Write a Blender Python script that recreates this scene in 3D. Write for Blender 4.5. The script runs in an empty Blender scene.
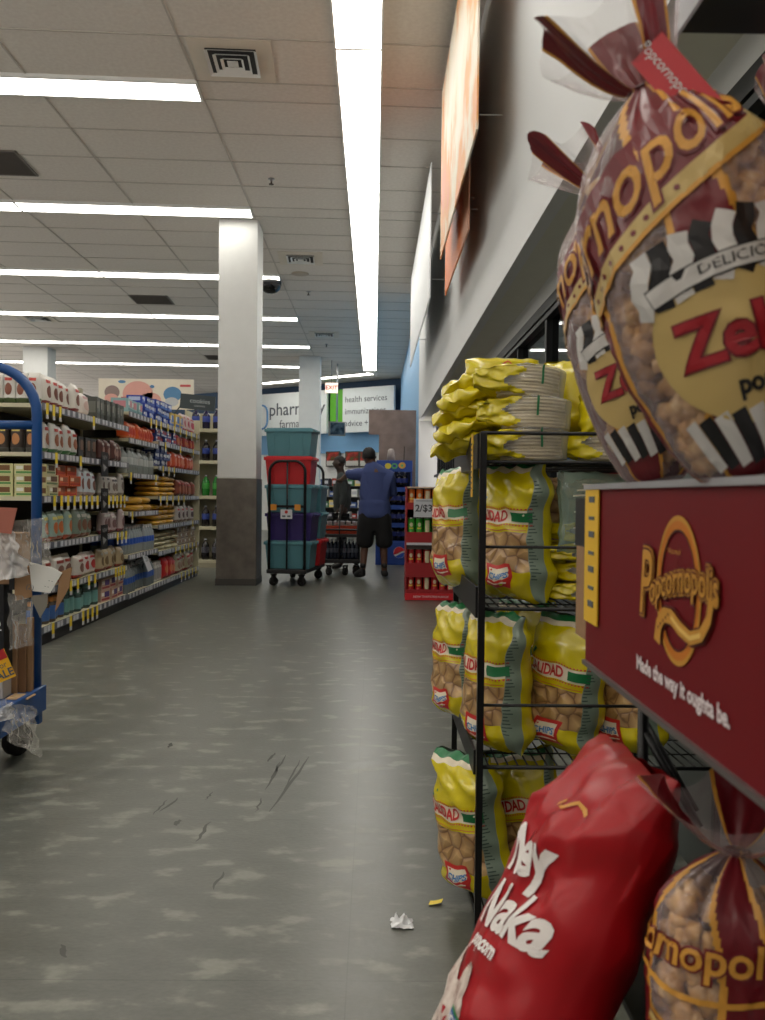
import bpy, bmesh, math, random
from mathutils import Vector, Matrix, noise
RN = random.Random(11)
C = bpy.context.scene.collection
PI = math.pi
# ------------------------------------------------------------------ camera
HC = 1.08
FPX = 830.0
cam_d = bpy.data.cameras.new('camera')
cam = bpy.data.objects.new('camera', cam_d); C.objects.link(cam)
cam_d.sensor_fit = 'VERTICAL'; cam_d.sensor_height = 36.0
cam_d.lens = FPX/1020*36.0
cam_d.clip_start = .02; cam_d.clip_end = 200
CM = (Matrix.Translation((0, 0, HC)) @ Matrix.Rotation(-math.atan(8.5/FPX), 4, 'Z')
      @ Matrix.Rotation(PI/2-math.atan(14/FPX), 4, 'X') @ Matrix.Rotation(math.radians(.6), 4, 'Z'))
cam.matrix_world = CM
cam_d.dof.use_dof = True; cam_d.dof.focus_distance = 3.2; cam_d.dof.aperture_fstop = cam_d.lens/3.0
bpy.context.scene.camera = cam
def at(px, py, Y):
    d = CM.to_3x3() @ Vector(((px-382.5)/FPX, (510-py)/FPX, -1))
    return Vector((0, 0, HC)) + d*(Y/d.y)
# ------------------------------------------------------------------ materials
def lin(c):
    r = []
    for x in c[:3]:
        x /= 255.0
        r.append(x/12.92 if x <= .04045 else ((x+.055)/1.055)**2.4)
    return tuple(r)+(1.0,)
_M = {}
def mat(name, col, rough=.5, metal=0., spec=.5, bump=0., bscale=40., var=0., vscale=8., coat=0., alpha=1.):
    if name in _M: return _M[name]
    m = bpy.data.materials.new(name); m.use_nodes = True; _M[name] = m
    n = m.node_tree; b = n.nodes['Principled BSDF']
    b.inputs['Base Color'].default_value = lin(col)
    b.inputs['Roughness'].default_value = rough
    b.inputs['Metallic'].default_value = metal
    b.inputs['Specular IOR Level'].default_value = spec
    b.inputs['Coat Weight'].default_value = coat
    b.inputs['Alpha'].default_value = alpha
    tc = n.nodes.new('ShaderNodeTexCoord')
    if bump:
        t = n.nodes.new('ShaderNodeTexNoise'); t.inputs['Scale'].default_value = bscale; t.inputs['Detail'].default_value = 3
        n.links.new(tc.outputs['Object'], t.inputs['Vector'])
        bp = n.nodes.new('ShaderNodeBump'); bp.inputs['Strength'].default_value = bump; bp.inputs['Distance'].default_value = .01
        n.links.new(t.outputs['Fac'], bp.inputs['Height']); n.links.new(bp.outputs[0], b.inputs['Normal'])
    # small colour variation so nothing is a dead flat tone
    t = n.nodes.new('ShaderNodeTexNoise'); t.inputs['Scale'].default_value = vscale; t.inputs['Detail'].default_value = 4
    n.links.new(tc.outputs['Object'], t.inputs['Vector'])
    mx = n.nodes.new('ShaderNodeMix'); mx.data_type = 'RGBA'
    v = max(var, .06); a = lin(col)
    mx.inputs[6].default_value = tuple(max(0, x*(1-v)) for x in a[:3])+(1,)
    mx.inputs[7].default_value = tuple(min(1, x*(1+v)) for x in a[:3])+(1,)
    n.links.new(t.outputs['Fac'], mx.inputs[0]); n.links.new(mx.outputs[2], b.inputs['Base Color'])
    return m
def emit(name, col, s):
    if name in _M: return _M[name]
    m = bpy.data.materials.new(name); m.use_nodes = True; _M[name] = m
    b = m.node_tree.nodes['Principled BSDF']; b.inputs['Base Color'].default_value = lin(col)
    b.inputs['Emission Color'].default_value = lin(col); b.inputs['Emission Strength'].default_value = s
    return m
def ramp_mat(name, stops, kind='voronoi', scale=60., rough=.6, bump=.6, dist=.01, spec=.4, coat=0.):
    if name in _M: return _M[name]
    m = bpy.data.materials.new(name); m.use_nodes = True; _M[name] = m
    n = m.node_tree; b = n.nodes['Principled BSDF']; b.inputs['Roughness'].default_value = rough
    b.inputs['Specular IOR Level'].default_value = spec; b.inputs['Coat Weight'].default_value = coat
    tc = n.nodes.new('ShaderNodeTexCoord')
    if kind == 'voronoi':
        t = n.nodes.new('ShaderNodeTexVoronoi'); out = 'Distance'
    elif kind == 'edge':
        t = n.nodes.new('ShaderNodeTexVoronoi'); out = 'Distance'; t.feature = 'DISTANCE_TO_EDGE'
    else:
        t = n.nodes.new('ShaderNodeTexNoise'); t.inputs['Detail'].default_value = 5; out = 'Fac'
    t.inputs['Scale'].default_value = scale
    n.links.new(tc.outputs['Object'], t.inputs['Vector'])
    r = n.nodes.new('ShaderNodeValToRGB'); e = r.color_ramp.elements
    while len(e) < len(stops): e.new(.5)
    for i, (p, c) in enumerate(stops): e[i].position = p; e[i].color = lin(c)
    n.links.new(t.outputs[out], r.inputs[0]); n.links.new(r.outputs[0], b.inputs['Base Color'])
    bp = n.nodes.new('ShaderNodeBump'); bp.inputs['Strength'].default_value = bump; bp.inputs['Distance'].default_value = dist
    n.links.new(t.outputs[out], bp.inputs['Height']); n.links.new(bp.outputs[0], b.inputs['Normal'])
    return m
def film(name, col=(255, 255, 255), fac=.2, rough=.12):
    if name in _M: return _M[name]
    m = bpy.data.materials.new(name); m.use_nodes = True; _M[name] = m
    n = m.node_tree; b = n.nodes['Principled BSDF']; o = n.nodes['Material Output']
    b.inputs['Base Color'].default_value = lin(col); b.inputs['Roughness'].default_value = rough
    b.inputs['Specular IOR Level'].default_value = .9
    tr = n.nodes.new('ShaderNodeBsdfTransparent')
    fr = n.nodes.new('ShaderNodeLayerWeight'); fr.inputs['Blend'].default_value = .35
    mr = n.nodes.new('ShaderNodeMapRange'); mr.inputs['To Min'].default_value = fac; mr.inputs['To Max'].default_value = min(1, fac+.6)
    n.links.new(fr.outputs['Facing'], mr.inputs['Value'])
    mx = n.nodes.new('ShaderNodeMixShader'); n.links.new(mr.outputs[0], mx.inputs[0])
    n.links.new(tr.outputs[0], mx.inputs[1]); n.links.new(b.outputs[0], mx.inputs[2]); n.links.new(mx.outputs[0], o.inputs[0])
    return m
def glass_mat():
    m = bpy.data.materials.new('window_glass'); m.use_nodes = True; _M['glass'] = m
    n = m.node_tree; o = n.nodes['Material Output']
    gl = n.nodes.new('ShaderNodeBsdfGlossy'); gl.inputs['Roughness'].default_value = .02
    gl.inputs['Color'].default_value = (.85, .9, .9, 1)
    tr = n.nodes.new('ShaderNodeBsdfTransparent'); tr.inputs['Color'].default_value = (.10, .11, .12, 1)
    fr = n.nodes.new('ShaderNodeFresnel'); fr.inputs['IOR'].default_value = 3.4
    mx = n.nodes.new('ShaderNodeMixShader')
    n.links.new(fr.outputs[0], mx.inputs[0]); n.links.new(tr.outputs[0], mx.inputs[1]); n.links.new(gl.outputs[0], mx.inputs[2])
    n.links.new(mx.outputs[0], o.inputs[0]); return m
# ------------------------------------------------------------------ mesh builder
_TC = {}
def text2d(s, size, bold=0., shear=0., align='CENTER', sub=0.):
    k = (s, size, bold, shear, align, sub)
    if k in _TC: return _TC[k]
    cu = bpy.data.curves.new('t', 'FONT'); cu.body = s; cu.size = size; cu.offset = bold; cu.shear = shear
    cu.align_x = align; cu.align_y = 'CENTER'; cu.resolution_u = 3
    ob = bpy.data.objects.new('t', cu); C.objects.link(ob)
    bpy.context.view_layer.update()
    me = bpy.data.meshes.new_from_object(ob.evaluated_get(bpy.context.evaluated_depsgraph_get()))
    bm = bmesh.new(); bm.from_mesh(me)
    bmesh.ops.remove_doubles(bm, verts=bm.verts, dist=size*.001)
    bmesh.ops.triangulate(bm, faces=bm.faces)
    if sub:
        for _ in range(3):
            es = [e for e in bm.edges if e.calc_length() > sub]
            if not es: break
            bmesh.ops.subdivide_edges(bm, edges=es, cuts=1, use_grid_fill=False)
            bmesh.ops.triangulate(bm, faces=bm.faces)
    bm.verts.index_update()
    v = [(p.co.x, p.co.y) for p in bm.verts]; f = [tuple(q.index for q in p.verts) for p in bm.faces]
    bm.free(); bpy.data.objects.remove(ob); bpy.data.curves.remove(cu); bpy.data.meshes.remove(me)
    _TC[k] = (v, f); return v, f
class MB:
    def __init__(s): s.v = []; s.f = []; s.m = []; s.sm = []
    def add(s, vs, fs, mi=0, T=None, smooth=False):
        o = len(s.v)
        s.v += [tuple(T @ Vector(p)) if T else tuple(p) for p in vs]
        for f in fs: s.f.append(tuple(i+o for i in f)); s.m.append(mi); s.sm.append(smooth)
        return s
    def box(s, x0, x1, y0, y1, z0, z1, mi=0, T=None):
        v = [(x0,y0,z0),(x1,y0,z0),(x1,y1,z0),(x0,y1,z0),(x0,y0,z1),(x1,y0,z1),(x1,y1,z1),(x0,y1,z1)]
        return s.add(v, [(3,2,1,0),(4,5,6,7),(0,1,5,4),(1,2,6,5),(2,3,7,6),(3,0,4,7)], mi, T)
    def fru(s, b, t, z0, z1, mi=0, T=None):       # b,t = (x0,x1,y0,y1)
        v = [(b[0],b[2],z0),(b[1],b[2],z0),(b[1],b[3],z0),(b[0],b[3],z0),(t[0],t[2],z1),(t[1],t[2],z1),(t[1],t[3],z1),(t[0],t[3],z1)]
        return s.add(v, [(3,2,1,0),(4,5,6,7),(0,1,5,4),(1,2,6,5),(2,3,7,6),(3,0,4,7)], mi, T)
    def lathe(s, prof, n=16, mi=0, T=None, cap=True, mf=None):
        vs = []; k = len(prof)
        for r, z in prof:
            for i in range(n): a = 2*PI*i/n; vs.append((r*math.cos(a), r*math.sin(a), z))
        o = len(s.v); s.add(vs, [], 0, T)
        for j in range(k-1):
            for i in range(n):
                a, b = j*n+i, j*n+(i+1) % n
                s.f.append((o+a, o+b, o+b+n, o+a+n)); s.m.append(mf(j) if mf else mi); s.sm.append(True)
        if cap:
            s.f.append(tuple(o+i for i in range(n-1, -1, -1))); s.m.append(mf(0) if mf else mi); s.sm.append(False)
            s.f.append(tuple(o+(k-1)*n+i for i in range(n))); s.m.append(mf(k-2) if mf else mi); s.sm.append(False)
        return s
    def tube(s, pts, r, n=8, mi=0, T=None, closed=False):
        P = [Vector(p) for p in pts]; k = len(P); vs = []; up = None
        for i in range(k):
            if closed: d = (P[(i+1) % k]-P[i-1]).normalized()
            else: d = (P[min(i+1, k-1)]-P[max(i-1, 0)]).normalized()
            if up is None:
                up = Vector((0, 0, 1)) if abs(d.z) < .9 else Vector((1, 0, 0))
            a = (up-d*up.dot(d)).normalized(); up = a; b = d.cross(a)
            for j in range(n):
                t = 2*PI*j/n+PI/n; vs.append(P[i]+(a*math.cos(t)+b*math.sin(t))*r)
        fs = [(i*n+j, i*n+(j+1) % n, ((i+1) % k)*n+(j+1) % n, ((i+1) % k)*n+j) for i in range(k if closed else k-1) for j in range(n)]
        if not closed: fs += [tuple(range(n-1, -1, -1)), tuple((k-1)*n+j for j in range(n))]
        return s.add(vs, fs, mi, T, n > 4)
    def grid(s, fn, us, vs_, mi=0, T=None, mf=None, wrapu=False, smooth=True):
        nu, nv = len(us), len(vs_)
        pts = [fn(u, v) for v in vs_ for u in us]; o = len(s.v); s.add(pts, [], 0, T)
        for j in range(nv-1):
            for i in range(nu if wrapu else nu-1):
                a, b = j*nu+i, j*nu+(i+1) % nu
                s.f.append((o+a, o+b, o+b+nu, o+a+nu)); s.sm.append(smooth)
                s.m.append(mf((us[i]+us[(i+1) % nu])/2 if (i+1 < nu) else us[i], (vs_[j]+vs_[j+1])/2) if mf else mi)
        return s
    def text(s, t, size, fn=None, mi=0, T=None, bold=0., shear=0., align='CENTER', sub=0., pre=None):
        v, f = text2d(t, size, bold, shear, align, sub)
        if pre: v = [pre(*p) for p in v]
        s.add([fn(*p) for p in v] if fn else [(p[0], 0, p[1]) for p in v], f, mi, T); return s
    def rect2(s, x0, x1, z0, z1, fn, mi=0, n=6, m=4, T=None, pre=None):
        g = (lambda u, v: fn(*pre(u, v))) if pre else fn
        return s.grid(g, [x0+(x1-x0)*i/n for i in range(n+1)], [z0+(z1-z0)*i/m for i in range(m+1)], mi, T)
    def disc2(s, cx, cz, a, b, fn, mi=0, n=28, m=4, r0=0., T=None, pre=None):
        g = (lambda u, v: (cx+a*v*math.cos(u), cz+b*v*math.sin(u)))
        h = (lambda u, v: fn(*pre(*g(u, v)))) if pre else (lambda u, v: fn(*g(u, v)))
        return s.grid(h, [2*PI*i/n for i in range(n)], [r0+(1-r0)*i/m for i in range(m+1)], mi, T, wrapu=True)
    def strip2(s, pts, w, fn, mi=0, T=None):
        vs = []
        for i, p in enumerate(pts):
            a = pts[max(i-1, 0)]; b = pts[min(i+1, len(pts)-1)]
            dx, dz = b[0]-a[0], b[1]-a[1]; l = math.hypot(dx, dz) or 1
            ww = w(i/(len(pts)-1)) if callable(w) else w
            for q in (-.5, 0, .5): vs.append(fn(p[0]-dz/l*ww*q, p[1]+dx/l*ww*q))
        fs = [(i*3+j, i*3+j+3, i*3+j+4, i*3+j+1) for i in range(len(pts)-1) for j in range(2)]
        return s.add(vs, fs, mi, T)
    def lump(s, c, r, seed, mi=0, amp=.35, lv=1):
        vs, fs = ICO[lv]
        s.add([Vector(c)+Vector(p)*r*(1+amp*noise.noise(Vector(p)*2.1+Vector((seed*3.7, seed, -seed)))*1.6) for p in vs], fs, mi, None, True)
    def build(s, name, mats, parent=None, loc=None, rz=0, bevel=0., seg=2):
        me = bpy.data.meshes.new(name); me.from_pydata(s.v, [], s.f)
        if not isinstance(mats, (list, tuple)): mats = [mats]
        for m in mats: me.materials.append(m)
        me.polygons.foreach_set('material_index', s.m); me.polygons.foreach_set('use_smooth', s.sm)
        me.update(); me.validate()
        o = bpy.data.objects.new(name, me); C.objects.link(o)
        if parent: o.parent = parent
        if loc is not None: o.location = loc; o.rotation_euler = (0, 0, rz)
        if bevel:
            b = o.modifiers.new('bevel', 'BEVEL'); b.width = bevel; b.segments = seg; b.limit_method = 'ANGLE'; b.angle_limit = .7
        return o
def _ico(l):
    b = bmesh.new(); bmesh.ops.create_icosphere(b, subdivisions=l, radius=1); b.verts.index_update()
    r = ([tuple(v.co) for v in b.verts], [tuple(v.index for v in f.verts) for f in b.faces]); b.free(); return r
ICO = {1: _ico(1), 2: _ico(2), 3: _ico(3)}
def tag(o, label, cat, group=None):
    o['label'] = label; o['category'] = cat
    if group: o['group'] = group
    return o
def thing(name, label, cat, loc=(0, 0, 0), rz=0, group=None, rot=None):
    o = bpy.data.objects.new(name, None); C.objects.link(o); o.empty_display_size = .05
    o.location = loc; o.rotation_euler = rot if rot else (0, 0, rz)
    return tag(o, label, cat, group)
def struct(o): o['kind'] = 'structure'; return o
def dup(root, loc, rz=0, label=None, group=None, rot=None, scale=None):
    r = root.copy(); C.objects.link(r); r.location = loc; r.rotation_euler = rot if rot else (0, 0, rz)
    if scale: r.scale = scale
    if label: r['label'] = label
    if group: r['group'] = group
    for ch in list(root.children):
        c = ch.copy(); C.objects.link(c); c.parent = r
        for g in list(ch.children):
            d = g.copy(); C.objects.link(d); d.parent = c
    return r
ORD = ['first', 'second', 'third', 'fourth', 'fifth', 'sixth', 'seventh', 'eighth', 'ninth', 'tenth', 'eleventh', 'twelfth',
       'thirteenth', 'fourteenth', 'fifteenth', 'sixteenth', 'seventeenth', 'eighteenth', 'nineteenth', 'twentieth']
def Tm(loc, rz=0, rx=0, ry=0):
    return Matrix.Translation(loc) @ Matrix.Rotation(rz, 4, 'Z') @ Matrix.Rotation(ry, 4, 'Y') @ Matrix.Rotation(rx, 4, 'X')
# common materials
WHITE = mat('white_paint', (226, 228, 226), .55)
BLACKM = mat('black_metal', (22, 22, 24), .4, .3)
BLACKP = mat('black_plastic', (20, 20, 22), .5)
BEIGE = mat('beige_metal', (206, 200, 172), .5)
GREYST = mat('grey_strip', (92, 96, 108), .4)
LABEL = mat('paper_label', (196, 198, 204), .5)
YEL = mat('yellow_tag', (232, 206, 40), .5)
CARD = mat('cardboard', (150, 116, 82), .8, bump=.15)
RUBBER = mat('rubber', (18, 18, 18), .7)
STEEL = mat('steel', (150, 152, 152), .3, .9)
LIGHT = emit('lamp_diffuser', (255, 250, 240), 8.6)
# ------------------------------------------------------------------ room
HCE = 4.33; SK = .045                    # ceiling height, skew of the cross rows
XB, XW, HB, YE = .70, .94, 2.28, 13.2    # bulkhead, window wall, soffit height, far end of the soffit
def floor_material():
    m = bpy.data.materials.new('vinyl_floor'); m.use_nodes = True
    n = m.node_tree; N = n.nodes; L = n.links; b = N['Principled BSDF']
    tc = N.new('ShaderNodeTexCoord')
    def noi(scale, det, mp):
        mpn = N.new('ShaderNodeMapping'); mpn.inputs['Scale'].default_value = mp; L.new(tc.outputs['Object'], mpn.inputs[0])
        t = N.new('ShaderNodeTexNoise'); t.inputs['Scale'].default_value = scale; t.inputs['Detail'].default_value = det
        L.new(mpn.outputs[0], t.inputs['Vector']); return t
    a = noi(6.5, 5, (1.0, 2.0, 1)); r = N.new('ShaderNodeValToRGB'); e = r.color_ramp.elements
    e[0].position = .36; e[0].color = lin((94, 96, 88)); e[1].position = .66; e[1].color = lin((136, 138, 127))
    x = e.new(.56); x.color = lin((104, 106, 98))
    L.new(a.outputs['Fac'], r.inputs[0])
    g = noi(60, 3, (1, 1.6, 1)); mx = N.new('ShaderNodeMix'); mx.data_type = 'RGBA'; mx.blend_type = 'MULTIPLY'; mx.inputs[0].default_value = .35
    L.new(r.outputs[0], mx.inputs[6]); L.new(g.outputs['Fac'], mx.inputs[7])
    br = N.new('ShaderNodeTexBrick'); br.offset = 0; br.inputs['Scale'].default_value = 1; br.inputs['Brick Width'].default_value = 1.83
    br.inputs['Row Height'].default_value = .915; br.inputs['Mortar Size'].default_value = .0018; br.inputs['Mortar Smooth'].default_value = .3
    br.inputs['Color1'].default_value = (1, 1, 1, 1); br.inputs['Color2'].default_value = (.97, .97, .97, 1); br.inputs['Mortar'].default_value = (.72, .72, .72, 1)
    mp = N.new('ShaderNodeMapping'); mp.inputs['Location'].default_value = (.05, .0, 0); L.new(tc.outputs['Object'], mp.inputs[0]); L.new(mp.outputs[0], br.inputs[0])
    m2 = N.new('ShaderNodeMix'); m2.data_type = 'RGBA'; m2.blend_type = 'MULTIPLY'; m2.inputs[0].default_value = 1
    L.new(mx.outputs[2], m2.inputs[6]); L.new(br.outputs['Color'], m2.inputs[7])
    mm = N.new('ShaderNodeMix'); mm.data_type = 'RGBA'; mm.blend_type = 'MIX'; mm.inputs[0].default_value = 0
    L.new(m2.outputs[2], b.inputs['Base Color'])
    rr = N.new('ShaderNodeMapRange'); rr.inputs['To Min'].default_value = .24; rr.inputs['To Max'].default_value = .42
    L.new(a.outputs['Fac'], rr.inputs[0]); L.new(rr.outputs[0], b.inputs['Roughness'])
    b.inputs['Specular IOR Level'].default_value = .6
    bp = N.new('ShaderNodeBump'); bp.inputs['Strength'].default_value = .12; bp.inputs['Distance'].default_value = .004
    L.new(g.outputs['Fac'], bp.inputs['Height']); L.new(bp.outputs[0], b.inputs['Normal'])
    return m
mb = MB(); mb.box(-14, 1.0, -5, 30, -.1, 0)
ident = lambda a, b: (a, b, .0012)
for (x0, y0), (x1, y1), w in [((309,757),(270,812),.010), ((286,755),(270,782),.008), ((280,762),(266,790),.008), ((276,753),(268,762),.010),
                              ((300,760),(284,790),.006), ((178,798),(160,812),.009), ((168,800),(152,815),.006), ((210,822),(196,842),.010),
                              ((225,872),(212,890),.008), ((176,826),(180,820),.016), ((213,792),(206,800),.006), ((172,743),(168,748),.014), ((262,798),(256,812),.006), ((62,945),(66,958),.012)]:
    a = at(x0, y0, 1); b = at(x1, y1, 1)
    def fl(p):
        d = p-Vector((0, 0, HC)); t = -HC/d.z; return (d.x*t, d.y*t)
    a = fl(a); b = fl(b)
    pts = [(a[0]+(b[0]-a[0])*i/6+RN.uniform(-.005, .005), a[1]+(b[1]-a[1])*i/6) for i in range(7)]
    mb.strip2(pts, lambda t, w=w: w*(.25+math.sin(PI*t)), ident, 1)
struct(mb.build('floor', [floor_material(), mat('scuff', (82, 82, 78), .6)]))
# ceiling with T bars
CT = ramp_mat('ceiling_tile', [(.35, (214, 208, 200)), (.65, (222, 217, 209))], 'noise', 30, .85, .2, .002)
TB = mat('ceiling_tbar', (186, 180, 172), .6)
mb = MB(); mb.box(-14, 1.0, -5, 30, HCE, HCE+.1)
def yrow(Y0, X): return Y0+SK*(X+1.43)
def qbar(p, q, w):
    d = Vector((q[0]-p[0], q[1]-p[1])); d.normalize(); nx, ny = -d.y*w/2, d.x*w/2
    z0, z1 = HCE-.006, HCE+.001
    v = [(p[0]-nx,p[1]-ny,z0),(q[0]-nx,q[1]-ny,z0),(q[0]+nx,q[1]+ny,z0),(p[0]+nx,p[1]+ny,z0),(p[0]-nx,p[1]-ny,z1),(q[0]-nx,q[1]-ny,z1),(q[0]+nx,q[1]+ny,z1),(p[0]+nx,p[1]+ny,z1)]
    mb.add(v, [(0,1,2,3),(7,6,5,4),(0,4,5,1),(2,6,7,3)], 1)
LROW = 6.59; PIT = 2.855
rows = [LROW+PIT*k for k in range(-3, 6)]
Yk = []
for k in range(-4, 8):
    y = LROW+PIT*k; Yk += [y, y+.31, y+.31+.636, y+.31+1.272, y+.31+1.908]
for y in Yk:
    if y < -4.5 or y > 27: continue
    qbar((-13.9, yrow(y, -13.9)), (-.32, yrow(y, -.32)), .013)
    qbar((.03, yrow(y, .03)), (XB, yrow(y, XB)), .013)
for k in range(10): qbar((-1.43-1.31*k, -4.9), (-1.43-1.31*k, 29), .015)
struct(mb.build('ceiling', [CT, TB]))
# bulkhead, soffit, window wall
WALLM = mat('wall_grey_white', (206, 208, 208), .55, var=.04, vscale=.8)
SOFF = mat('soffit_grey', (206, 206, 194), .6)
BLUEW = mat('wall_blue', (122, 172, 214), .55)
DBLUE = mat('wall_dark_blue', (44, 74, 104), .6)
mb = MB()
mb.box(XB, XB+.06, -5, YE, HB, HCE)                     # bulkhead face
mb.box(XB+.06, XW+.2, -5, YE, HB, HB+.05, 1)            # soffit
mb.box(XW, XW+.12, -5, YE, 2.16, HB, 0)                 # strip over windows
mb.box(XW, XW+.12, -5, YE, 0, .45, 3)                   # low wall
mb.box(XB, XW+.12, YE, YE+.12, 0, HCE, 0)               # return wall
mb.box(XB, XB+.12, YE+.12, 24.2, 0, HCE, 2)
struct(mb.build('wall_right', [WALLM, SOFF, BLUEW, mat('wall_low_grey', (84, 90, 86), .6)]))
GL = glass_mat()
FR = mat('window_frame_dark', (34, 36, 38), .4, .4)
mull = [.9*k+.98 for k in range(0, 14)]
for i in range(len(mull)-1):
    y0, y1 = mull[i], min(mull[i+1], YE)
    w = MB().box(XW+.03, XW+.038, y0, y1, .45, 2.16).build('window_%d' % (i+1), GL); struct(w)
    f = MB(); f.box(XW-.004, XW+.06, y0-.02, y0+.02, .45, 2.16); f.box(XW-.012, XW+.062, y0, y1, 2.10, 2.16)
    f.box(XW-.012, XW+.062, y0, y1, 2.06, 2.085); f.box(XW-.03, XW+.062, y0, y1, 1.37, 1.41); f.box(XW-.012, XW+.062, y0, y1, .45, .5)
    if y0 > 8:
        for q in (.3, .6): f.box(XW-.005, XW+.05, y0+q-.012, y0+q+.012, .5, 2.0)
    fo = f.build('window_frame', FR, w)
# angled back wall
BA = at(393, 385.5, 22.7); BB = at(261, 397, 25.2)
bd = Vector((BB.x-BA.x, BB.y-BA.y, 0)); bd.normalize(); bang = math.atan2(-bd.y, -bd.x)   # local +x runs to the right
def bw(px, off=0.):                         # distance along wall from BA (negative to the left) for pixel column px
    d = at(px, 496, 1)-Vector((0, 0, HC)); s = d.y/d.x if abs(d.x) > 1e-6 else 1e9
    # point = BA2 + t*bd ; x*s=y
    a = BA+Vector((-bd.y, bd.x, 0))*(-off)
    t = (a.y*d.x-a.x*d.y)/(bd.x*d.y-bd.y*d.x); return t
TBK = Tm((BA.x, BA.y, 0), bang)            # local x to the right along the wall, local -y towards the store
def bx(px): return -bw(px)
nrm = TBK.to_3x3() @ Vector((0, -1, 0))
mb = MB()
mb.box(-15, 1.0, .25, .35, 0, 2.5, 0, TBK); mb.box(-15, 1.0, .2, .35, 2.3, 3.0, 1, TBK); mb.box(-15, 1.0, .3, .4, 3.0, HCE, 2, TBK)
struct(mb.build('wall_back', [WHITE, BLUEW, DBLUE]))
# ------------------------------------------------------------------ ceiling lights
def strip_light(x0, x1, y, w=.30, label='', group='rows of linear ceiling lights'):
    cx = (x0+x1)/2; L = x1-x0; ang = math.atan(SK)
    t = thing('ceiling_light', label, 'light', (cx, yrow(y, cx)+w/2, HCE-.03), ang, group)
    L /= math.cos(ang)
    f = MB()
    for s in (-1, 1): f.box(-L/2, L/2, s*w/2-.012, s*w/2+.012, 0, .03); f.box(s*L/2-.008, s*L/2+.008, -w/2, w/2, 0, .03)
    f.box(-L/2, L/2, -w/2, w/2, .022, .029)
    f.build('frame', WHITE, t)
    MB().box(-L/2+.01, L/2-.01, -w/2+.012, w/2-.012, .002, .020).build('diffuser', LIGHT, t)
    return t
rowname = ['nearest', 'second', 'third', 'fourth', 'fifth', 'sixth', 'seventh', 'eighth', 'ninth']
for ri, y in enumerate(rows):
    for k in range(4):
        x1 = -1.44-2.62*k; x0 = x1-2.61
        strip_light(x0, x1, y, .3, 'white light strip in %s ceiling row from the front, %s from the aisle' % (rowname[ri], ['first', 'second', 'third', 'fourth'][k]))
for k in range(-1, 8):
    y0 = 6.05-2.56+2.56*(k-1)
    cy = y0+1.28
    t = thing('ceiling_light', 'long white light over the aisle, %s section counting from the front' % ORD[k+1], 'light', (-.145, cy, HCE-.03), 0, 'continuous ceiling light above the aisle')
    f = MB()
    for s in (-1, 1): f.box(s*.17-.008, s*.17+.008, -1.28, 1.28, 0, .03); f.box(-.17, .17, s*1.274-.005, s*1.274+.005, 0, .03)
    f.box(-.17, .17, -1.28, 1.28, .022, .029); f.build('frame', WHITE, t)
    MB().box(-.162, .162, -1.268, 1.268, .002, .020).build('diffuser', LIGHT, t)
# diagonal light by the pharmacy
pA = at(262, 389.5, 24.2); pB = at(370, 377.5, 22.0)
cc = (pA+pB)/2; dl = (pB-pA); ln = math.hypot(dl.x, dl.y)
t = thing('ceiling_light', 'slanting white ceiling light in front of the pharmacy sign', 'light', (cc.x, cc.y, HCE-.03), math.atan2(dl.y, dl.x))
f = MB().box(-ln/2, ln/2, -.15, .15, .02, .03); f.box(-ln/2, ln/2, -.16, -.148, 0, .03); f.box(-ln/2, ln/2, .148, .16, 0, .03); f.build('frame', WHITE, t)
MB().box(-ln/2+.01, ln/2-.01, -.146, .146, .002, .018).build('diffuser', LIGHT, t)
# vents, grilles, sprinklers
def diffuser_vent(x, y, lab):
    t = thing('ceiling_vent', lab, 'vent', (x, y, HCE-.012), math.atan(SK), 'square air vents in the ceiling')
    MB().box(-.3, .3, -.3, .3, 0, .01).build('mounting_tile', mat('vent_tile', (214, 206, 192), .6), t)
    f = MB()
    for k, (r0, r1) in enumerate([(.19, .165), (.135, .115), (.085, .065)]):
        z = -.002-.004*k
        for a in range(4):
            T = Matrix.Rotation(a*PI/2, 4, 'Z')
            f.add([(-r0, -r0, -.018+z), (r0, -r0, -.018+z), (r1, -r1, z+.002), (-r1, -r1, z+.002)], [(0, 1, 2, 3), (3, 2, 1, 0)], 0, T)
    f.box(-.04, .04, -.04, .04, -.02, -.014); f.build('louvre', WHITE, t)
    MB().box(-.185, .185, -.185, .185, -.003, -.001).build('duct', BLACKP, t)
diffuser_vent(-1.09, 6.28, 'square air vent in the ceiling nearest the camera')
diffuser_vent(-1.04, 11.45, 'square air vent in the ceiling just right of the big pillar')
diffuser_vent(-1.04, 16.8, 'small distant square air vent left of the long aisle light')
diffuser_vent(-6.3, 15.6, 'distant square air vent at the left above the snack shelves')
for (x, y, lab) in [(-3.78, 8.28, 'dark grey rectangular return grille at the left edge of the ceiling'), (-3.76, 14.0, 'dark grey rectangular return grille left of the big pillar'), (-3.7, 19.8, 'small dark return grille far back over the shelves')]:
    t = thing('return_grille', lab, 'vent', (x, y, HCE-.012), math.atan(SK), 'return air grilles')
    f = MB()
    for s in (-1, 1): f.box(-.32, .32, s*.3-.01, s*.3+.01, 0, .012); f.box(s*.31-.01, s*.31+.01, -.3, .3, 0, .012)
    f.build('frame', mat('grille_frame', (110, 104, 98), .5), t)
    g = MB(); g.box(-.3, .3, -.29, .29, .008, .011)
    for k in range(20): g.box(-.3, .3, -.28+.029*k, -.272+.029*k, .001, .008)
    g.build('louvre', mat('grille', (84, 78, 72), .6), t)
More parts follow.
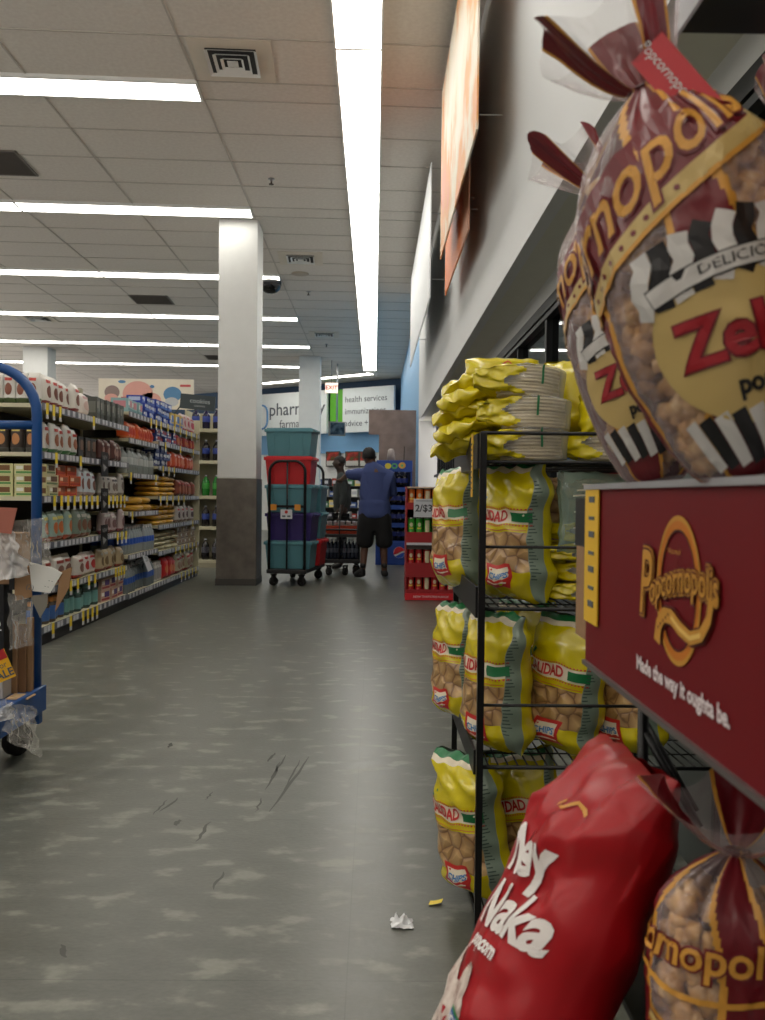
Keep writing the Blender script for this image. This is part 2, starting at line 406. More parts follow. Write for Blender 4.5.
for (x, y, lab) in [(-1.09, 8.6, 'small dark sprinkler head between big pillar and aisle light, nearest one'), (-1.08, 13.3, 'small sprinkler head beyond the second air vent'), (-1.06, 17.9, 'tiny sprinkler head beyond the third air vent')]:
    t = thing('sprinkler_head', lab, 'sprinkler', (x, y, HCE-.06), 0, 'fire sprinklers')
    MB().lathe([(.035, .058), (.035, .052), (.012, .05), (.012, .03)], 12).build('collar', STEEL, t)
    MB().lathe([(.008, .03), (.008, .006), (.026, .004), (.026, 0)], 12).build('deflector', mat('brass_dark', (70, 60, 50), .4, .6), t)
for (x, y, lab) in [(-1.12, 12.25, 'flat round cover plate in the ceiling behind the second vent'), (-5.1, 12.4, 'small round speaker in the ceiling left of the pillar')]:
    tag(MB().lathe([(.13, .014), (.13, .006), (.1, 0), (0.001, 0)], 24, cap=False).build('ceiling_disc', mat('disc', (176, 166, 150), .6), loc=(x, y, HCE-.012)), lab, 'ceiling disc')
t = thing('security_camera', 'black dome security camera hanging from ceiling right of big pillar', 'camera', (-1.60, 12.62, HCE-.17))
MB().lathe([(.165, .168), (.165, .09), (.155, .09), (.155, .168)], 28).build('housing', BLACKP, t)
MB().lathe([(.16*math.cos(a*PI/20), .09-.13*math.sin(a*PI/20)) for a in range(10)]+[(.001, -.04)], 28, cap=False).build('dome', mat('dome', (8, 8, 10), .08), t)
# ------------------------------------------------------------------ pillars
CLAD = ramp_mat('brushed_cladding', [(.3, (86, 80, 74)), (.7, (112, 106, 98))], 'noise', 6, .45, .05, .002)
for (x0, x1, y0, d, lab) in [(-1.86, -1.40, 9.85, .46, 'big white square pillar with grey clad base by the end of the snack aisle'),
                             (-1.78, -1.29, 19.4, .5, 'distant white pillar in front of the pharmacy sign'),
                             (-7.85, -7.3, 18.6, .5, 'distant white pillar at the left behind the snack shelves')]:
    t = thing('pillar', lab, 'pillar', ((x0+x1)/2, y0+d/2, 0), 0, None)
    w = (x1-x0)/2
    MB().box(-w, w, -d/2, d/2, 1.27, HCE-.004).build('shaft', mat('pillar_white', (214, 216, 214), .6), t, bevel=.008)
    MB().box(-w-.008, w+.008, -d/2-.008, d/2+.008, .0, 1.27).build('cladding', CLAD, t, bevel=.006)
    MB().box(-w-.014, w+.014, -d/2-.014, d/2+.014, .001, .08).build('skirting', mat('skirting', (70, 68, 64), .5), t)
# ------------------------------------------------------------------ hung wall panels
def warm_print():
    return ramp_mat('warm_print', [(.34, (228, 222, 208)), (.47, (226, 212, 190)), (.55, (224, 160, 96)), (.68, (226, 150, 116))], 'noise', 1.6, .5, 0)
ORB = bpy.data.materials.new('orange_board'); ORB.use_nodes = True
_n = ORB.node_tree; _tc = _n.nodes.new('ShaderNodeTexCoord'); _sx = _n.nodes.new('ShaderNodeSeparateXYZ'); _r = _n.nodes.new('ShaderNodeValToRGB')
_ad = _n.nodes.new('ShaderNodeMath'); _ad.operation = 'MULTIPLY_ADD'; _ad.inputs[1].default_value = .55; _ad.inputs[2].default_value = .35
_r.color_ramp.elements[0].position = .02; _r.color_ramp.elements[0].color = lin((222, 168, 140)); _r.color_ramp.elements[1].position = .16; _r.color_ramp.elements[1].color = lin((226, 118, 14))
_n.links.new(_tc.outputs['Object'], _sx.inputs[0]); _n.links.new(_sx.outputs[1], _ad.inputs[0]); _n.links.new(_ad.outputs[0], _r.inputs[0]); _n.links.new(_r.outputs[0], _n.nodes['Principled BSDF'].inputs['Base Color'])
for (xp, ya, yb, z0, z1, m, lab) in [(.50, 4.2, 6.5, 2.93, 4.22, warm_print(), 'large hung picture panel with pale orange print high on right wall'),
                                     (.585, 5.3, 7.05, 2.78, 4.1, ORB, 'orange picture panel partly behind the pale orange one'),
                                     (.50, 7.75, 11.9, 2.93, 4.18, mat('white_board', (222, 226, 228), .5), 'long plain white hung panel on the right wall towards the pharmacy')]:
    t = thing('wall_panel', lab, 'wall panel', (xp, (ya+yb)/2, z0), 0)
    L = (yb-ya)/2; H = z1-z0
    MB().box(-.005, .005, -L, L, 0, H).build('board', [m], t)
    for (yy, zz) in ((-L+.5, .3), (L-.5, .3), (-L+.5, H-.3), (L-.5, H-.3)):
        MB().tube([(.012, yy, zz), (XB-xp-.001, yy, zz)], .004, 8).build('standoff', WALLM, t)
# ------------------------------------------------------------------ pharmacy wall
SG = mat('sign_white', (222, 228, 228), .5); INK = mat('ink_grey', (86, 92, 100), .6); INKB = mat('ink_blue', (90, 140, 190), .6)
zt = at(393, 385.5, 22.7).z; zb = at(393, 431, 22.7).z
def bsign(name, px0, px1, z0, z1, m, lab, cat, off=.0, th=.06):
    a, b = bx(px0), bx(px1); c = (a+b)/2
    p = TBK @ Vector((c, off, 0))
    t = thing(name, lab, cat, (p.x, p.y, z0), bang)
    MB().box(-(b-a)/2, (b-a)/2, -th, th*.5, 0, z1-z0).build('board', m, t)
    return t, (b-a)/2, z1-z0, c
t, hw, hh, c = bsign('pharmacy_sign', 222, 327, zb, zt, SG, 'long white pharmacy sign with grey lettering on back wall', 'sign')
fz = lambda dx, dz: (lambda x, y: (x+dx, -.066, y+dz))
m_ = MB(); m_.text('pharmacy', .53, fz(bx(297)-c, hh*.60), 0, bold=.004); m_.text('farmacia', .33, fz(bx(295)-c, hh*.25), 0); m_.build('lettering', INK, t)
m_ = MB(); q = bx(259)-c
pts = [(q+.36*math.cos(a)*(abs(math.cos(a))**-.4 if abs(math.cos(a)) > .01 else 1), -.066, hh*.45+.36*math.sin(a)*(abs(math.sin(a))**-.4 if abs(math.sin(a)) > .01 else 1)) for a in [2*PI*i/40+.01 for i in range(40)]]
m_.tube(pts, .03, 6, closed=True); m_.text('+', .4, fz(q, hh*.45)); m_.build('emblem', INKB, t)
t, hw, hh, c = bsign('services_sign', 343, 394, zb, zt, SG, 'white sign listing health services, immunizations and advice', 'sign')
m_ = MB()
for s, z in (('health services', .74), ('immunizations', .47), ('advice + info', .2)): m_.text(s, .235, fz(-hw+.08, hh*z), align='LEFT')
m_.build('lettering', INK, t)
t, hw, hh, c = bsign('green_panel', 328, 342, zb+.15, zt, mat('lime_green', (92, 176, 40), .5), 'bright green panel between the two white wall signs', 'panel', off=.12)
p = at(337, 429, 20.5)
t = thing('television', 'small dark screen hung below the green panel', 'television', (p.x, p.y, p.z-.17), .35)
MB().box(-.21, .21, -.03, .04, 0, .35).build('bezel', mat('tv_bezel', (120, 120, 116), .4), t, bevel=.006)
MB().box(-.18, .18, -.034, -.028, .03, .32).build('screen', ramp_mat('tv_screen', [(.4, (28, 40, 50)), (.6, (70, 84, 92))], 'noise', 9, .2, 0), t)
MB().box(-.02, .02, 0, .03, .35, HCE-p.z+.17-.002).build('hanger', STEEL, t)
p = at(331.5, 387.5, 20.0)
t = thing('exit_sign', 'lit exit sign hanging from the ceiling near the green panel', 'exit sign', (p.x, p.y, p.z-.13), .05)
MB().box(-.15, .15, -.03, .03, 0, .24).build('housing', emit('exit_face', (255, 232, 214), 1.1), t, bevel=.004)
MB().text('EXIT', .14, lambda x, y: (x, -.032, y+.12), bold=.004).build('lettering', mat('exit_red', (200, 60, 40), .5), t)
MB().tube([(0, 0, .24), (0, 0, HCE-p.z+.13-.002)], .012, 6).build('stem', STEEL, t)
# framed pictures and low shelving at back
for i, px in enumerate((329, 348.5, 363)):
    p = TBK @ Vector((bx(px), .18, 0)); z = at(px, 459, p.y).z
    t = thing('framed_picture', ['framed red and green food photo left of the two men', 'framed red food photo between the two men', 'dark framed photo behind the head of man in blue'][i], 'picture', (p.x, p.y, z-.22), bang)
    MB().box(-.24, .24, -.02, .06, 0, .44).build('frame', mat('pic_frame', (60, 58, 54), .5), t)
    MB().box(-.21, .21, -.026, -.019, .17, .41).build('print', ramp_mat('food_print', [(.35, (70, 90, 40)), (.5, (120, 40, 30)), (.65, (190, 60, 50))], 'noise', 6, .4, 0), t)
    MB().box(-.21, .21, -.026, -.019, .03, .17).build('caption_panel', mat('cap', (190, 190, 184), .5), t)
BOXC = [(200, 200, 190), (170, 60, 50), (60, 90, 150), (220, 200, 120), (90, 140, 100), (150, 150, 160), (230, 230, 225), (60, 60, 70)]
bq = TBK @ Vector((bx(340), -.25, 0))
t = thing('shelving_unit', 'dark shelving unit of small goods against the pharmacy wall', 'shelf', (bq.x, bq.y, 0), bang)
MB().box(-1.6, 1.6, .3, .34, 0, 1.55).build('back_panel', mat('dark_back', (50, 52, 54), .6), t)
for z in (.15, .45, .75, 1.05, 1.35):
    MB().box(-1.6, 1.6, -.1, .3, z-.02, z).build('shelf', mat('dark_shelf', (80, 80, 78), .5), t)
MB().box(-1.6, 1.6, -.05, .3, 0.001, .12).build('kick_base', BLACKP, t)
n_ = 0
for r_, z in enumerate((.15, .45, .75, 1.05, 1.35)):
    x = -1.5
    k = 0
    while x < 1.4:
        w = RN.uniform(.14, .22); h = RN.uniform(.12, .22)
        col = BOXC[RN.randrange(8)]
        p = TBK @ Vector((bx(340)+x, -.25, z+.001))
        o = MB(); o.box(-w/2, w/2, -.06, .06, 0, h, 0); o.box(-w/2+.02, w/2-.02, -.062, -.06, h*.3, h*.7, 1)
        o = o.build('carton', [mat('bc%d' % BOXC.index(col), col, .5), LABEL], loc=p, rz=bang)
        tag(o, 'small pack on pharmacy wall shelving, %s shelf up, %s from left' % (ORD[r_], ORD[k] if k < 20 else 'last'), 'package', 'small packs on the pharmacy wall shelving')
        x += w+RN.uniform(.03, .1); k += 1
# ------------------------------------------------------------------ bags
def bag_fn(w, h, d, seed=0, wr=.006, topk=.16, pinch=.12, bulge=.5, seal=.045, low=0., creases=()):
    """pillow bag: f(s in -1..1, t in 0..1, side, off) ; front is local -y"""
    so = Vector((seed*5.3, seed*2.1, seed*7.7))
    def f(s, t, side=1, off=0.):
        s = max(-1., min(1., s)); t = max(0., min(1., t))
        e = min(t/.14, 1.0) if t < .5 else min((1-t)/.2, 1.0)
        e = max(0., e)**.55
        W = w/2*(1-pinch*math.sin(PI*min(max(t, .0), 1.))**2*.35-(.0 if t < .9 else .04))
        ss = abs(s)
        D = d/2*e*(max(0., 1-ss**2.6))**.5*(1+bulge*.35*math.cos(PI*(t-.32)))
        p = Vector((s*W, 0, t*h))
        q = Vector((s*w*.5*side, side*.3, t*h))
        a = wr*(.5+.9*abs(t-.5)*2)
        n1 = 1-abs(noise.noise(q*14+so))*2.2; n2 = noise.noise(q*32+so); n3 = 1-abs(noise.noise(Vector((q.x*10+q.z*14, side, q.z*5))+so*1.3))*2.4
        y = D+(a*(n1*.55+n2*.35+n3*.6) if ss < .985 else 0)*(.35+.65*e)
        for (s0, t0, s1, t1, am, cw) in creases:
            if side < 0: break
            vx, vy = s1-s0, t1-t0; q_ = max(0, min(1, ((s-s0)*vx+(t-t0)*vy)/(vx*vx+vy*vy))); dd = math.hypot(s-s0-vx*q_, (t-t0-vy*q_)*1.8)
            y += am*max(0, 1-dd/cw/1.6)*e
        z = t*h+a*.8*noise.noise(Vector((s*3, side, t*2))+so)
        x = s*W+a*1.3*noise.noise(Vector((t*7, seed, 1.7)))
        return Vector((x, -side*(max(y, .0012)+off), z))
    return f
def bag_mesh(w, h, d, mf, seed=0, nu=16, nv=24, marks=(), **kw):
    f = bag_fn(w, h, d, seed, **kw)
    ts = sorted(set([round(i/nv, 4) for i in range(nv+1)]+list(marks)))
    mb = MB()
    us = [i/nu for i in range(2*nu)]        # 0..1 front, 1..2 back
    def g(u, v):
        if u <= 1: return f(-math.cos(PI*u), v, 1)
        return f(math.cos(PI*(u-1)), v, -1)
    mb.grid(g, us, ts, 0, None, (lambda u, v: mf(-math.cos(PI*u) if u <= 1 else math.cos(PI*(u-1)), v, 1 if u <= 1 else -1)), wrapu=True)
    return mb, f
def wrapf(f, w, h, off=.0012, side=1):
    return lambda x, z: f(x/(w/2)*side, z/h, side, off)
def pmat(c, rough=.35): return mat('plastic_%02x%02x%02x' % tuple(c), c, rough, var=.05, coat=.1)
# generic small-shelf prototypes: front faces local -y, origin bottom centre
def p_pouch(name, w, h, d, base, pic, bot, seed=0, lab=None):
    def mf(s, t, side):
        if t < .16: return 2
        return 0
    mb, f = bag_mesh(w, h, d, mf, seed, 8, 10, (.16,), wr=.004)
    g = wrapf(f, w, h, .003)
    mb.disc2(0, h*.45, w*.30, h*.2, g, 1, 14, 2)
    mb.rect2(-w*.3, w*.3, h*.72, h*.82, g, 3, 4, 1)
    return mb, [pmat(base), pmat(pic, .6), pmat(bot), pmat(lab or (196, 60, 50))]
def p_carton(name, w, h, d, base, pic, bot, seed=0, lab=None):
    mb = MB(); mb.box(-w/2, w/2, -d/2, d/2, 0, h)
    mb.box(-w*.42, w*.42, -d/2-.0012, -d/2, h*.12, h*.30, 2); mb.box(-w*.1, w*.38, -d/2-.0014, -d/2, h*.38, h*.86, 1)
    mb.box(-w*.42, -w*.14, -d/2-.0014, -d/2, h*.5, h*.8, 3)
    mb.box(-w/2-.0012, -w/2, -d*.36, d*.36, h*.3, h*.8, 1); mb.box(w/2, w/2+.0012, -d*.36, d*.36, h*.3, h*.8, 1)
    return mb, [pmat(base, .5), pmat(pic, .5), pmat(bot, .5), pmat(lab or (230, 230, 220), .5)]
def p_jar(name, w, h, d, base, pic, bot, seed=0, lab=None):
    r = w/2; mb = MB()
    pr = [(r*.9, 0), (r, h*.05), (r, h*.12), (r*1.01, h*.13), (r*1.01, h*.68), (r, h*.69), (r, h*.76), (r*.8, h*.84), (r*.82, h*.85), (r*.82, h), (r*.2, h)]
    mb.lathe(pr, 12, mf=lambda j: 1 if j == 3 else (2 if j >= 7 else 0))
    return mb, [pmat(base, .15), pmat(pic, .4), pmat(bot, .4)]
def p_bottle(name, w, h, d, base, pic, bot, seed=0, lab=None):
    r = w/2; mb = MB()
    pr = [(r*.75, 0), (r, h*.03), (r, h*.34), (r*1.01, h*.35), (r*1.01, h*.62), (r, h*.63), (r*.92, h*.72), (r*.5, h*.85), (r*.27, h*.91), (r*.27, h*.94), (r*.34, h*.94), (r*.34, h)]
    mb.lathe(pr, 12, mf=lambda j: 1 if j == 3 else (2 if j >= 9 else 0))
    return mb, [pmat(base, .08), pmat(pic, .4), pmat(bot, .4)]
def p_multi(name, w, h, d, base, pic, bot, seed=0, lab=None):    # shrink wrapped bottles, w wide x d deep
    mb = MB(); k = 4; q = max(2, int(d/(w/k))); r = w/k/2*.98
    for i in range(k):
        for j in range(q):
            T = Tm((-w/2+w/k*(i+.5), -d/2+w/k*(j+.5), .002))
            mb.lathe([(r*.8, 0), (r, h*.03), (r, h*.32), (r*1.02, h*.33), (r*1.02, h*.55), (r, h*.56), (r*.9, h*.7), (r*.3, h*.88), (r*.3, h*.985)], 8, 0, T, mf=lambda j: 1 if j == 3 else (2 if j >= 7 else 0))
    return mb, [pmat(base, .12), pmat(pic, .4), pmat(bot, .4)]
def p_flat(name, w, h, d, base, pic, bot, seed=0, lab=None):     # pile member, lying flat bag
    mb = MB()
    def g(u, v):
        a = 2*PI*u; rr = math.sin(PI*v)**.5 if 0 < v < 1 else 0
        c = math.cos(a); s = math.sin(a)
        x = w/2*rr*math.copysign(abs(c)**.6, c)*(1+.08*noise.noise(Vector((c*2, s*2, seed))))
        y = d/2*rr*math.copysign(abs(s)**.6, s)
        return (x, y, h/2-h/2*math.cos(PI*v)*(1+.15*noise.noise(Vector((x*30, y*30, seed)))))
    mb.grid(g, [i/14 for i in range(14)], [i/8 for i in range(9)], 0, wrapu=True, mf=lambda u, v: 1 if .1 < u < .35 else 0)
    return mb, [pmat(base, .3), pmat(pic, .4)]
KINDS = dict(pouch=p_pouch, carton=p_carton, jar=p_jar, bottle=p_bottle, multi=p_multi, flat=p_flat)
XF = -2.31                          # shelf front plane of the snack gondola
def row(kind, name, desc, where, z, y0, y1, n, w, h, d, base, pic, bot, lab=None, stack=1, x=None, cat='package', face=PI/2, jit=.03, single=None, tilt=0.):
    """n items along +y on a shelf at height z, fronts facing the aisle"""
    protos = []
    for s in range(2):
        mb, ms = KINDS[kind](name, w, h, d, base, pic, bot, seed=RN.randrange(99), lab=lab); protos.append((mb, ms))
    first = [None, None]
    for k in range(n):
        y = y0+(y1-y0)*(k+.5)/n
        for s in range(stack):
            q = (k+s) % 2
            zz = z+.001+s*(h+.0015)
            xx = (x if x is not None else XF-.03-d/2)+RN.uniform(-jit, jit*.3)
            lb = '%s %s' % (desc, where)
            if n > 1: lb += ', %s from near end' % ORD[k] if k else ', nearest'
            if stack > 1: lb += ', bottom' if s == 0 else ', top' if s == stack-1 else ', %s up' % ORD[s]
            rz = face+RN.uniform(-.12, .12)
            if first[q] is None:
                o = protos[q][0].build(name, protos[q][1], loc=(xx, y, zz), rz=rz); tag(o, lb, cat, desc+'s '+where); first[q] = o
            else:
                o = first[q].copy(); C.objects.link(o); o.location = (xx, y, zz); o.rotation_euler = (0, 0, rz); o['label'] = lb
                if kind in ('pouch', 'jar'): o.scale = (RN.uniform(.9, 1.), RN.uniform(.9, 1), RN.uniform(.86, 1.06))
def erow(kind, name, desc, where, z, x0, x1, n, w, h, d, base, pic, bot, lab=None, stack=1, y=5.80, cat='package'):
    """items across the open near end of the gondola, facing the camera"""
    mb, ms = KINDS[kind](name, w, h, d, base, pic, bot, seed=RN.randrange(99), lab=lab); first = None
    for k in range(n):
        for s in range(stack):
            loc = (x1-(x1-x0)*(k+.5)/n, y+d/2+.01, z+.001+s*(h+.0015)); rz = RN.uniform(-.05, .05)
            lb = '%s %s, %s left of corner' % (desc, where, ORD[k])
            if stack > 1: lb += [' (bottom)', ' (middle)', ' (top)'][min(s, 2) if stack > 2 else s*2]
            if first is None: first = mb.build(name, ms, loc=loc, rz=rz); tag(first, lb, cat, desc+'s '+where)
            else:
                o = first.copy(); C.objects.link(o); o.location = loc; o.rotation_euler = (0, 0, rz); o['label'] = lb
DARKB = mat('shelf_back_dark', (60, 56, 50), .7)
BEIGED = mat('beige_upright', (176, 170, 146), .5)
def gondola(lab, y0, y1, shelves, tags, cards=(), deep=.44, group='snack shelving bays'):
    t = thing('shelving_unit', lab, 'shelf', (XF, y0, 0), 0, group)
    L = y1-y0-.004
    MB().box(-deep-.03, -deep-.01, 0, L, .1, 2.02).build('back_panel', DARKB, t)
    MB().box(-deep-.4, -.02, 0, L, 0.002, .095).build('kick_base', mat('kick', (26, 27, 27), .5), t)
    for yy in ((0, .03), (L-.03, L)):
        MB().box(-deep-.06, -deep-.005, yy[0], yy[1], .1, 2.06).build('upright', BEIGED, t)
    for si, (z, a, b) in enumerate(shelves):
        a -= y0; b -= y0; b = min(b, L)
        m = MB(); m.box(-deep-.01, -.004, a, b, z-.028, z, 0)
        m.box(-.004, 0, a, b, z-.045, z+.006, 1)
        y = a+.04
        while y < b-.05:
            m.box(0, .0015, y, y+.05, z-.038, z+.002, 2); y += .05+RN.choice([.012, .03, .06, .07])
        m.build('shelf', [BEIGE, GREYST, LABEL], t)
    for (z, ys) in tags:
        for y in ys:
            m = MB(); m.box(.002, .004, y-y0-.022, y-y0+.022, z-.07, z+.01, 0); m.box(.0022, .0045, y-y0-.022, y-y0+.022, z-.10, z-.07, 1)
            m.build('shelf_tag', [YEL, LABEL], t)
    for (z, y) in cards:
        m = MB(); m.box(.004, .007, y-y0-.09, y-y0+.09, z-.14, z+.07, 0); m.text('NEW', .05, lambda u, v, y=y, z=z: (.0085, y-y0+u, z+.02+v), 1)
        m.add([(.0085, y-y0-.05, z-.03), (.0085, y-y0+.05, z-.06), (.0085, y-y0-.03, z-.10)], [(0, 1, 2)], 1); m.build('hanging_card', [BLACKP, mat('card_grey', (150, 150, 150), .5)], t)
    return t
def sp(a, b, n): return [a+(b-a)*i/max(1, n-1) for i in range(n)]
g1 = gondola('near bay of the snack shelving with bread bags on top', 5.80, 7.84,
    [(.13, 5.80, 7.84), (.40, 5.80, 7.84), (.72, 5.80, 7.84), (1.05, 5.80, 7.84), (1.36, 5.80, 7.84), (1.70, 5.80, 7.84)],
    [(.13, [6.0, 6.35]+sp(6.62, 6.95, 4)), (.40, [6.35, 6.5, 6.75, 6.9]+sp(7.45, 7.7, 4)), (.72, sp(7.5, 7.75, 3)),
     (1.05, sp(6.02, 6.95, 8)+sp(7.25, 7.7, 5)), (1.36, [6.05, 6.55]), (1.70, [5.88, 6.0, 6.12, 6.85])],
    [(1.36-.0, 7.12), (1.05, 7.12), (.74, 7.12)])
g2 = gondola('middle bay of the snack shelving with water packs at the bottom', 7.84, 8.92,
    [(.12, 7.84, 8.92), (.49, 7.84, 8.92), (.90, 7.84, 8.92), (1.27, 7.84, 8.92), (1.60, 7.84, 8.92), (1.85, 7.84, 8.92)],
    [(1.27, [7.9, 8.8]), (.90, [7.95]), (1.85, [8.6, 8.8])])
g3 = gondola('far bay of the snack shelving with yellow noodle packs', 8.92, 10.98,
    [(.12, 8.92, 10.98), (.45, 8.92, 10.98), (.735, 8.92, 10.98), (1.05, 8.92, 10.98), (1.375, 8.92, 10.98), (1.64, 8.92, 10.98), (1.85, 8.92, 10.98)],
    [(1.85, sp(9.0, 10.8, 7)), (1.64, [9.2, 9.9, 10.6]), (1.375, [9.1, 9.35, 9.6]), (1.05, sp(9.0, 10.1, 5)), (.45, sp(9.7, 10.8, 6)), (.12, sp(10.0, 10.8, 5)), (.735, [10.6])])
MB().box(-.50, .0, 2.064, 2.08, .02, 2.05).build('end_panel', BEIGE, g3)
# near bay products
W_, BR, RD, GN, BK, SV = (226, 224, 218), (134, 84, 58), (150, 44, 50), (52, 104, 62), (30, 30, 34), (196, 198, 200)
erow('pouch', 'bread_bag', 'white bag with brown oval', "on near bay's end, top shelf", 1.70, -2.76, -2.34, 5, .085, .215, .07, W_, (140, 84, 64), (90, 110, 70))
row('pouch', 'bread_bag', 'tall white bag with brown oval', 'on near bay top shelf', 1.70, 5.93, 6.62, 5, .12, .225, .08, W_, (120, 74, 60), (130, 50, 54))
row('pouch', 'bread_bag', 'bulky plain white bag', 'at the far end of bread bags', 1.70, 6.66, 6.98, 1, .2, .2, .13, (222, 214, 210), (206, 180, 172), (210, 200, 196), (200, 150, 150))
row('carton', 'snack_carton', 'dark grey wrapped pack', 'on top shelf near the post', 1.70, 7.0, 7.8, 6, .11, .19, .09, (74, 78, 74), (110, 114, 108), (50, 52, 50), (150, 150, 140))
erow('pouch', 'snack_pouch', 'dark pouch with tan front', "on near bay's end, second shelf", 1.36, -2.76, -2.34, 4, .095, .2, .06, (60, 50, 44), (190, 130, 80), (90, 90, 88), (200, 180, 90))
row('pouch', 'snack_pouch', 'silver pouch with green base', 'on near bay second shelf', 1.36, 5.95, 6.58, 5, .12, .23, .07, (206, 208, 206), (150, 96, 70), GN, (180, 60, 50))
row('carton', 'snack_carton', 'black box with brown window', 'on near bay second shelf', 1.36, 6.62, 7.04, 3, .12, .17, .1, (34, 32, 32), (120, 90, 70), (60, 58, 56), (80, 76, 72))
row('pouch', 'snack_pouch', 'dark red pouch', 'behind the hanging black cards, second shelf', 1.36, 7.2, 7.82, 5, .11, .19, .07, (86, 50, 46), (150, 120, 110), (60, 40, 40), (170, 160, 150))
erow('carton', 'biscuit_box', 'pale yellow and green box', "piled on near bay's end", 1.05, -2.7, -2.33, 2, .17, .075, .14, (206, 204, 150), (120, 84, 50), (90, 150, 80), stack=3)
row('carton', 'biscuit_box', 'pale yellow and brown box', 'on near bay third shelf', 1.05, 5.96, 6.2, 1, .2, .078, .14, (202, 196, 160), (110, 84, 66), (120, 140, 100), stack=3)
row('carton', 'biscuit_box', 'orange red box', 'on near bay third shelf', 1.05, 6.2, 6.62, 2, .19, .078, .14, (196, 92, 50), (150, 90, 60), (170, 60, 40), (220, 190, 160), stack=3)
row('pouch', 'snack_pouch', 'pale blue white bag with brown picture', 'on near bay third shelf', 1.05, 6.64, 7.02, 3, .12, .23, .07, (196, 208, 216), (130, 90, 80), (170, 150, 150), (120, 60, 70))
row('pouch', 'snack_pouch', 'grey white bag', 'beyond the black card on third shelf', 1.05, 7.22, 7.82, 5, .11, .2, .07, (178, 176, 172), (120, 110, 104), (130, 120, 116), (90, 90, 96))
row('pouch', 'snack_pouch', 'green and white pouch with orange snacks', 'on near bay fourth shelf', .72, 5.9, 6.5, 4, .14, .22, .08, (150, 176, 168), (190, 110, 60), (150, 70, 50), (220, 210, 120))
row('pouch', 'snack_pouch', 'brown and pale green pouch', 'on near bay fourth shelf', .72, 6.5, 7.0, 3, .15, .23, .08, (120, 136, 124), (120, 84, 66), (120, 70, 60), (190, 190, 180))
row('pouch', 'snack_pouch', 'pinkish grey bag', 'beyond the black card on fourth shelf', .72, 7.22, 7.8, 5, .11, .21, .07, (176, 160, 160), (120, 90, 90), (110, 50, 60), (210, 210, 205))
row('pouch', 'snack_pouch', 'wide white bag with brown picture', 'on near bay fifth shelf', .40, 5.9, 6.75, 4, .2, .21, .09, (200, 196, 188), (120, 84, 74), (170, 60, 50), (150, 60, 50))
row('pouch', 'snack_pouch', 'red and white crinkled bag', 'on near bay fifth shelf', .40, 6.75, 7.1, 2, .16, .19, .09, (206, 200, 198), (180, 60, 56), (190, 180, 170), (180, 40, 40))
row('pouch', 'snack_pouch', 'tan bag', 'at the far end of fifth shelf, near bay', .40, 7.1, 7.8, 5, .13, .2, .08, (176, 160, 130), (120, 100, 70), (140, 60, 50), (180, 180, 170))
row('jar', 'snack_jar', 'tub with blue and orange label', 'on near bay bottom shelf', .13, 5.85, 6.4, 5, .1, .17, .1, (90, 80, 70), (60, 100, 160), (210, 140, 60), stack=1)
row('jar', 'snack_jar', 'tub with teal label', 'on near bay bottom shelf', .13, 6.4, 7.15, 7, .1, .19, .1, (70, 90, 86), (110, 160, 156), (90, 130, 120))
row('carton', 'snack_carton', 'pink and tan carton', 'beside bottom water packs', .13, 7.2, 7.8, 3, .19, .1, .2, (190, 160, 140), (80, 60, 120), (150, 60, 60), stack=2)
# middle bay
row('carton', 'snack_carton', 'pale blue tray with pink rim', 'on top shelf of middle bay', 1.85, 7.86, 8.45, 3, .19, .13, .16, (140, 176, 180), (196, 130, 140), (90, 140, 150))
row('carton', 'candy_box', 'bright blue pack', 'on top shelf of middle bay', 1.85, 8.46, 8.9, 3, .13, .075, .16, (30, 60, 160), (180, 190, 220), (60, 100, 190), stack=3)
row('pouch', 'candy_bag', 'crumpled orange bag', 'on the shelf below the blue packs', 1.60, 7.9, 8.85, 9, .14, .17, .1, (206, 84, 36), (190, 60, 40), (200, 110, 60), (220, 150, 110))
row('bottle', 'water_bottle', 'clear grey bottle', 'on the grey shelf under the orange bags', 1.27, 7.88, 8.88, 9, .095, .25, .095, (140, 148, 148), (176, 182, 182), (190, 190, 190), cat='bottle')
row('flat', 'noodle_bag', 'flat yellow bag', 'above the water packs', .90, 8.2, 8.9, 2, .3, .07, .25, (196, 150, 50), (200, 170, 70), (0, 0, 0), stack=2, cat='bag')
row('multi', 'water_pack', 'water bottle pack with blue labels', 'on the middle bay lower shelf', .49, 7.86, 8.9, 3, .33, .27, .33, (150, 158, 162), (50, 90, 180), (200, 200, 204), cat='water pack')
row('multi', 'water_pack', 'water bottle pack with blue labels', 'at the bottom of middle bay', .12, 7.86, 8.9, 3, .33, .27, .33, (120, 130, 134), (50, 90, 170), (200, 200, 204), cat='water pack')
# far bay
row('carton', 'candy_box', 'deep blue box', 'on the far bay top shelf', 1.85, 8.94, 9.6, 4, .15, .08, .16, (36, 66, 160), (190, 196, 220), (70, 120, 200), stack=3)
row('carton', 'candy_box', 'yellow and blue box', 'on the far bay top shelf', 1.85, 9.62, 10.2, 3, .18, .17, .14, (210, 180, 90), (60, 110, 180), (60, 100, 170))
row('pouch', 'candy_bag', 'pink and white bag', 'on the far bay top shelf', 1.85, 10.2, 10.9, 4, .17, .22, .1, (214, 190, 186), (190, 70, 90), (180, 60, 80))
row('carton', 'candy_box', 'blue and red box', 'on the far bay second shelf', 1.64, 8.96, 9.8, 5, .15, .07, .15, (50, 70, 140), (180, 60, 60), (190, 190, 190), stack=2)
row('pouch', 'candy_bag', 'red bag', 'on the far bay second shelf', 1.64, 9.8, 10.9, 7, .14, .16, .09, (160, 50, 44), (190, 110, 60), (90, 40, 40))
